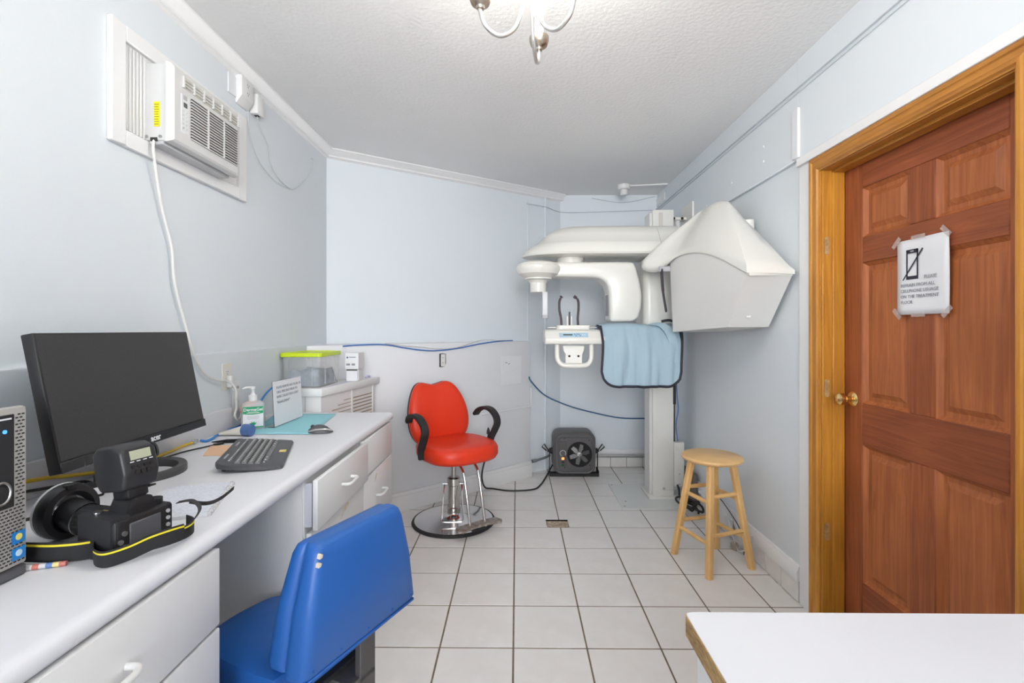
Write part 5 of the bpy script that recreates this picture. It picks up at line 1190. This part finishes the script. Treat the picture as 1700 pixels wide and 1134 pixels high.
edge = [apz(0, j/nv) for j in range(nv+1)]+[apz(i/nu, 1) for i in range(1, nu+1)]+[apz(1, 1-j/nv) for j in range(1, nv+1)]
q = B(); q.tube([Vector(p)+Vector((0, -.004, 0)) for p in edge], .0085, 8); obj('edge_binding', q, M_navy, ap, world=True)
# fold at the right and hanging flap
q = B(); fl_ = cr([(1.10, 3.42, 1.355), (1.125, 3.44, 1.29), (1.155, 3.45, 1.20), (1.165, 3.45, 1.135), (1.150, 3.45, 1.085), (1.10, 3.44, 1.080)], 4)
q.loft([[p+Vector((0, -.004, 0)) for p in fl_], [p+Vector((0, .004, 0)) for p in fl_]]); obj('shoulder_flap', q, M_apron, ap, world=True)
q = B(); q.tube([p+Vector((0, -.004, 0)) for p in fl_], .0085, 8); obj('edge_binding', q, M_navy, ap, world=True)
q = B(); q.tube(cr([(1.0, 3.36, 1.378), (1.05, 3.34, 1.385), (1.09, 3.315, 1.36), (1.112, 3.285, 1.31), (1.113, 3.272, 1.24)], 6), .009, 8); obj('edge_binding', q, M_navy, ap, world=True)
q = B(); q.ribbon(cr([(.93, 3.335, 1.362), (.99, 3.305, 1.35), (1.035, 3.275, 1.29), (1.055, 3.265, 1.20), (1.06, 3.262, 1.10)], 6), (.055, -.004, .01), .008); obj('strap_fold', q, M_apron, ap, world=True)

# ================================================================== THINGS BEHIND THE STOOL
q = B(); pts_ = []
for k in range(90):
    a = k/90*2*PI*3; R1 = .065+.018*math.sin(k*.21); pts_.append((1.235+.018*math.sin(k*.07)*2+R1*math.cos(a)*.9, 3.46+R1*math.sin(a)*1.0, .012+.05*abs(math.sin(a*.5+k*.01))+.0006*k))
pts_ += [(1.22, 3.60, .05), (1.235, 3.70, .10), (1.24, 3.75, .12)]
q.tube(cr(pts_, 2), .0075, 8); tag(obj('coiled_cable', q, M_black), 'black cable coiled on the floor behind the wooden stool', 'cable')
t = thing('surface_outlet', 'white surface outlet on the baseboard behind the wooden stool', 'outlet', (RW-.02, 3.08, .09))
q = B(); q.box(RW-.034, RW-.0205, 3.03, 3.13, .030, .135, .003, 1); obj('box', q, M_white, t, world=True)
for yv in (3.055, 3.105):
    q = B(); q.cyl((RW-.034, yv, .082), (RW-.0355, yv, .082), .014, n=14); obj('receptacle', q, M_paper, t, world=True)
t = thing('wall_wires', 'tangle of thin black and white wires along the right baseboard', 'wires', (RW-.02, 3.0, .1))
q = B(); q.tube(cr([(RW-.025, 3.38, .22), (RW-.025, 3.20, .20), (RW-.03, 3.05, .17), (RW-.03, 2.92, .12), (RW-.04, 2.85, .05), (RW-.05, 2.83, .01)], 6), .003, 6); obj('black_wire', q, M_black, t, world=True)
q = B(); q.tube(cr([(RW-.028, 3.30, .20), (RW-.035, 3.10, .15), (RW-.05, 2.98, .07), (RW-.06, 2.88, .012), (RW-.05, 2.80, .06), (RW-.03, 2.78, .14)], 6), .0035, 6); obj('white_wire', q, M_paper, t, world=True)
q = B(); q.box(RW-.075, RW-.045, 2.905, 2.955, .0005, .035, .004, 1); tag(obj('wire_splice', q, mat('splice_tan', (.55, .45, .36), .7)), 'small tan wire splice on the floor behind the stool leg', 'splice')
t = thing('cable_cover', 'dark plastic cable cover leaning behind the column base', 'cable cover', (1.32, 3.75, 0))
q = B(); q.box(1.312, 1.345, 3.62, 3.86, 0, .24, .004, 1); obj('cover_shell', q, mat('dark_taupe', (.16, .15, .14), .6), t, world=True)
for y, z, lb in ((2.66, 2.24, 'white screw plug on the upper right wall, lower of the pair nearest the door'), (2.66, 2.32, 'white screw plug on the upper right wall, upper of the pair nearest the door'), (3.05, 2.24, 'white screw plug on the right wall just above the peak of the x-ray head'), (3.45, 2.20, 'white screw plug on the right wall nearest the column bracket')):
    q = B(); q.lathe([(0, 0), (.008, 0), (.006, .004), (0, .005)], n=10, M=frame((RW-.022, y, z), (0, -1, 0), (0, 0, 1), (-1, 0, 0))); tag(obj('wall_plug', q, M_trim), lb, 'plug', 'screw plugs on the upper right wall')
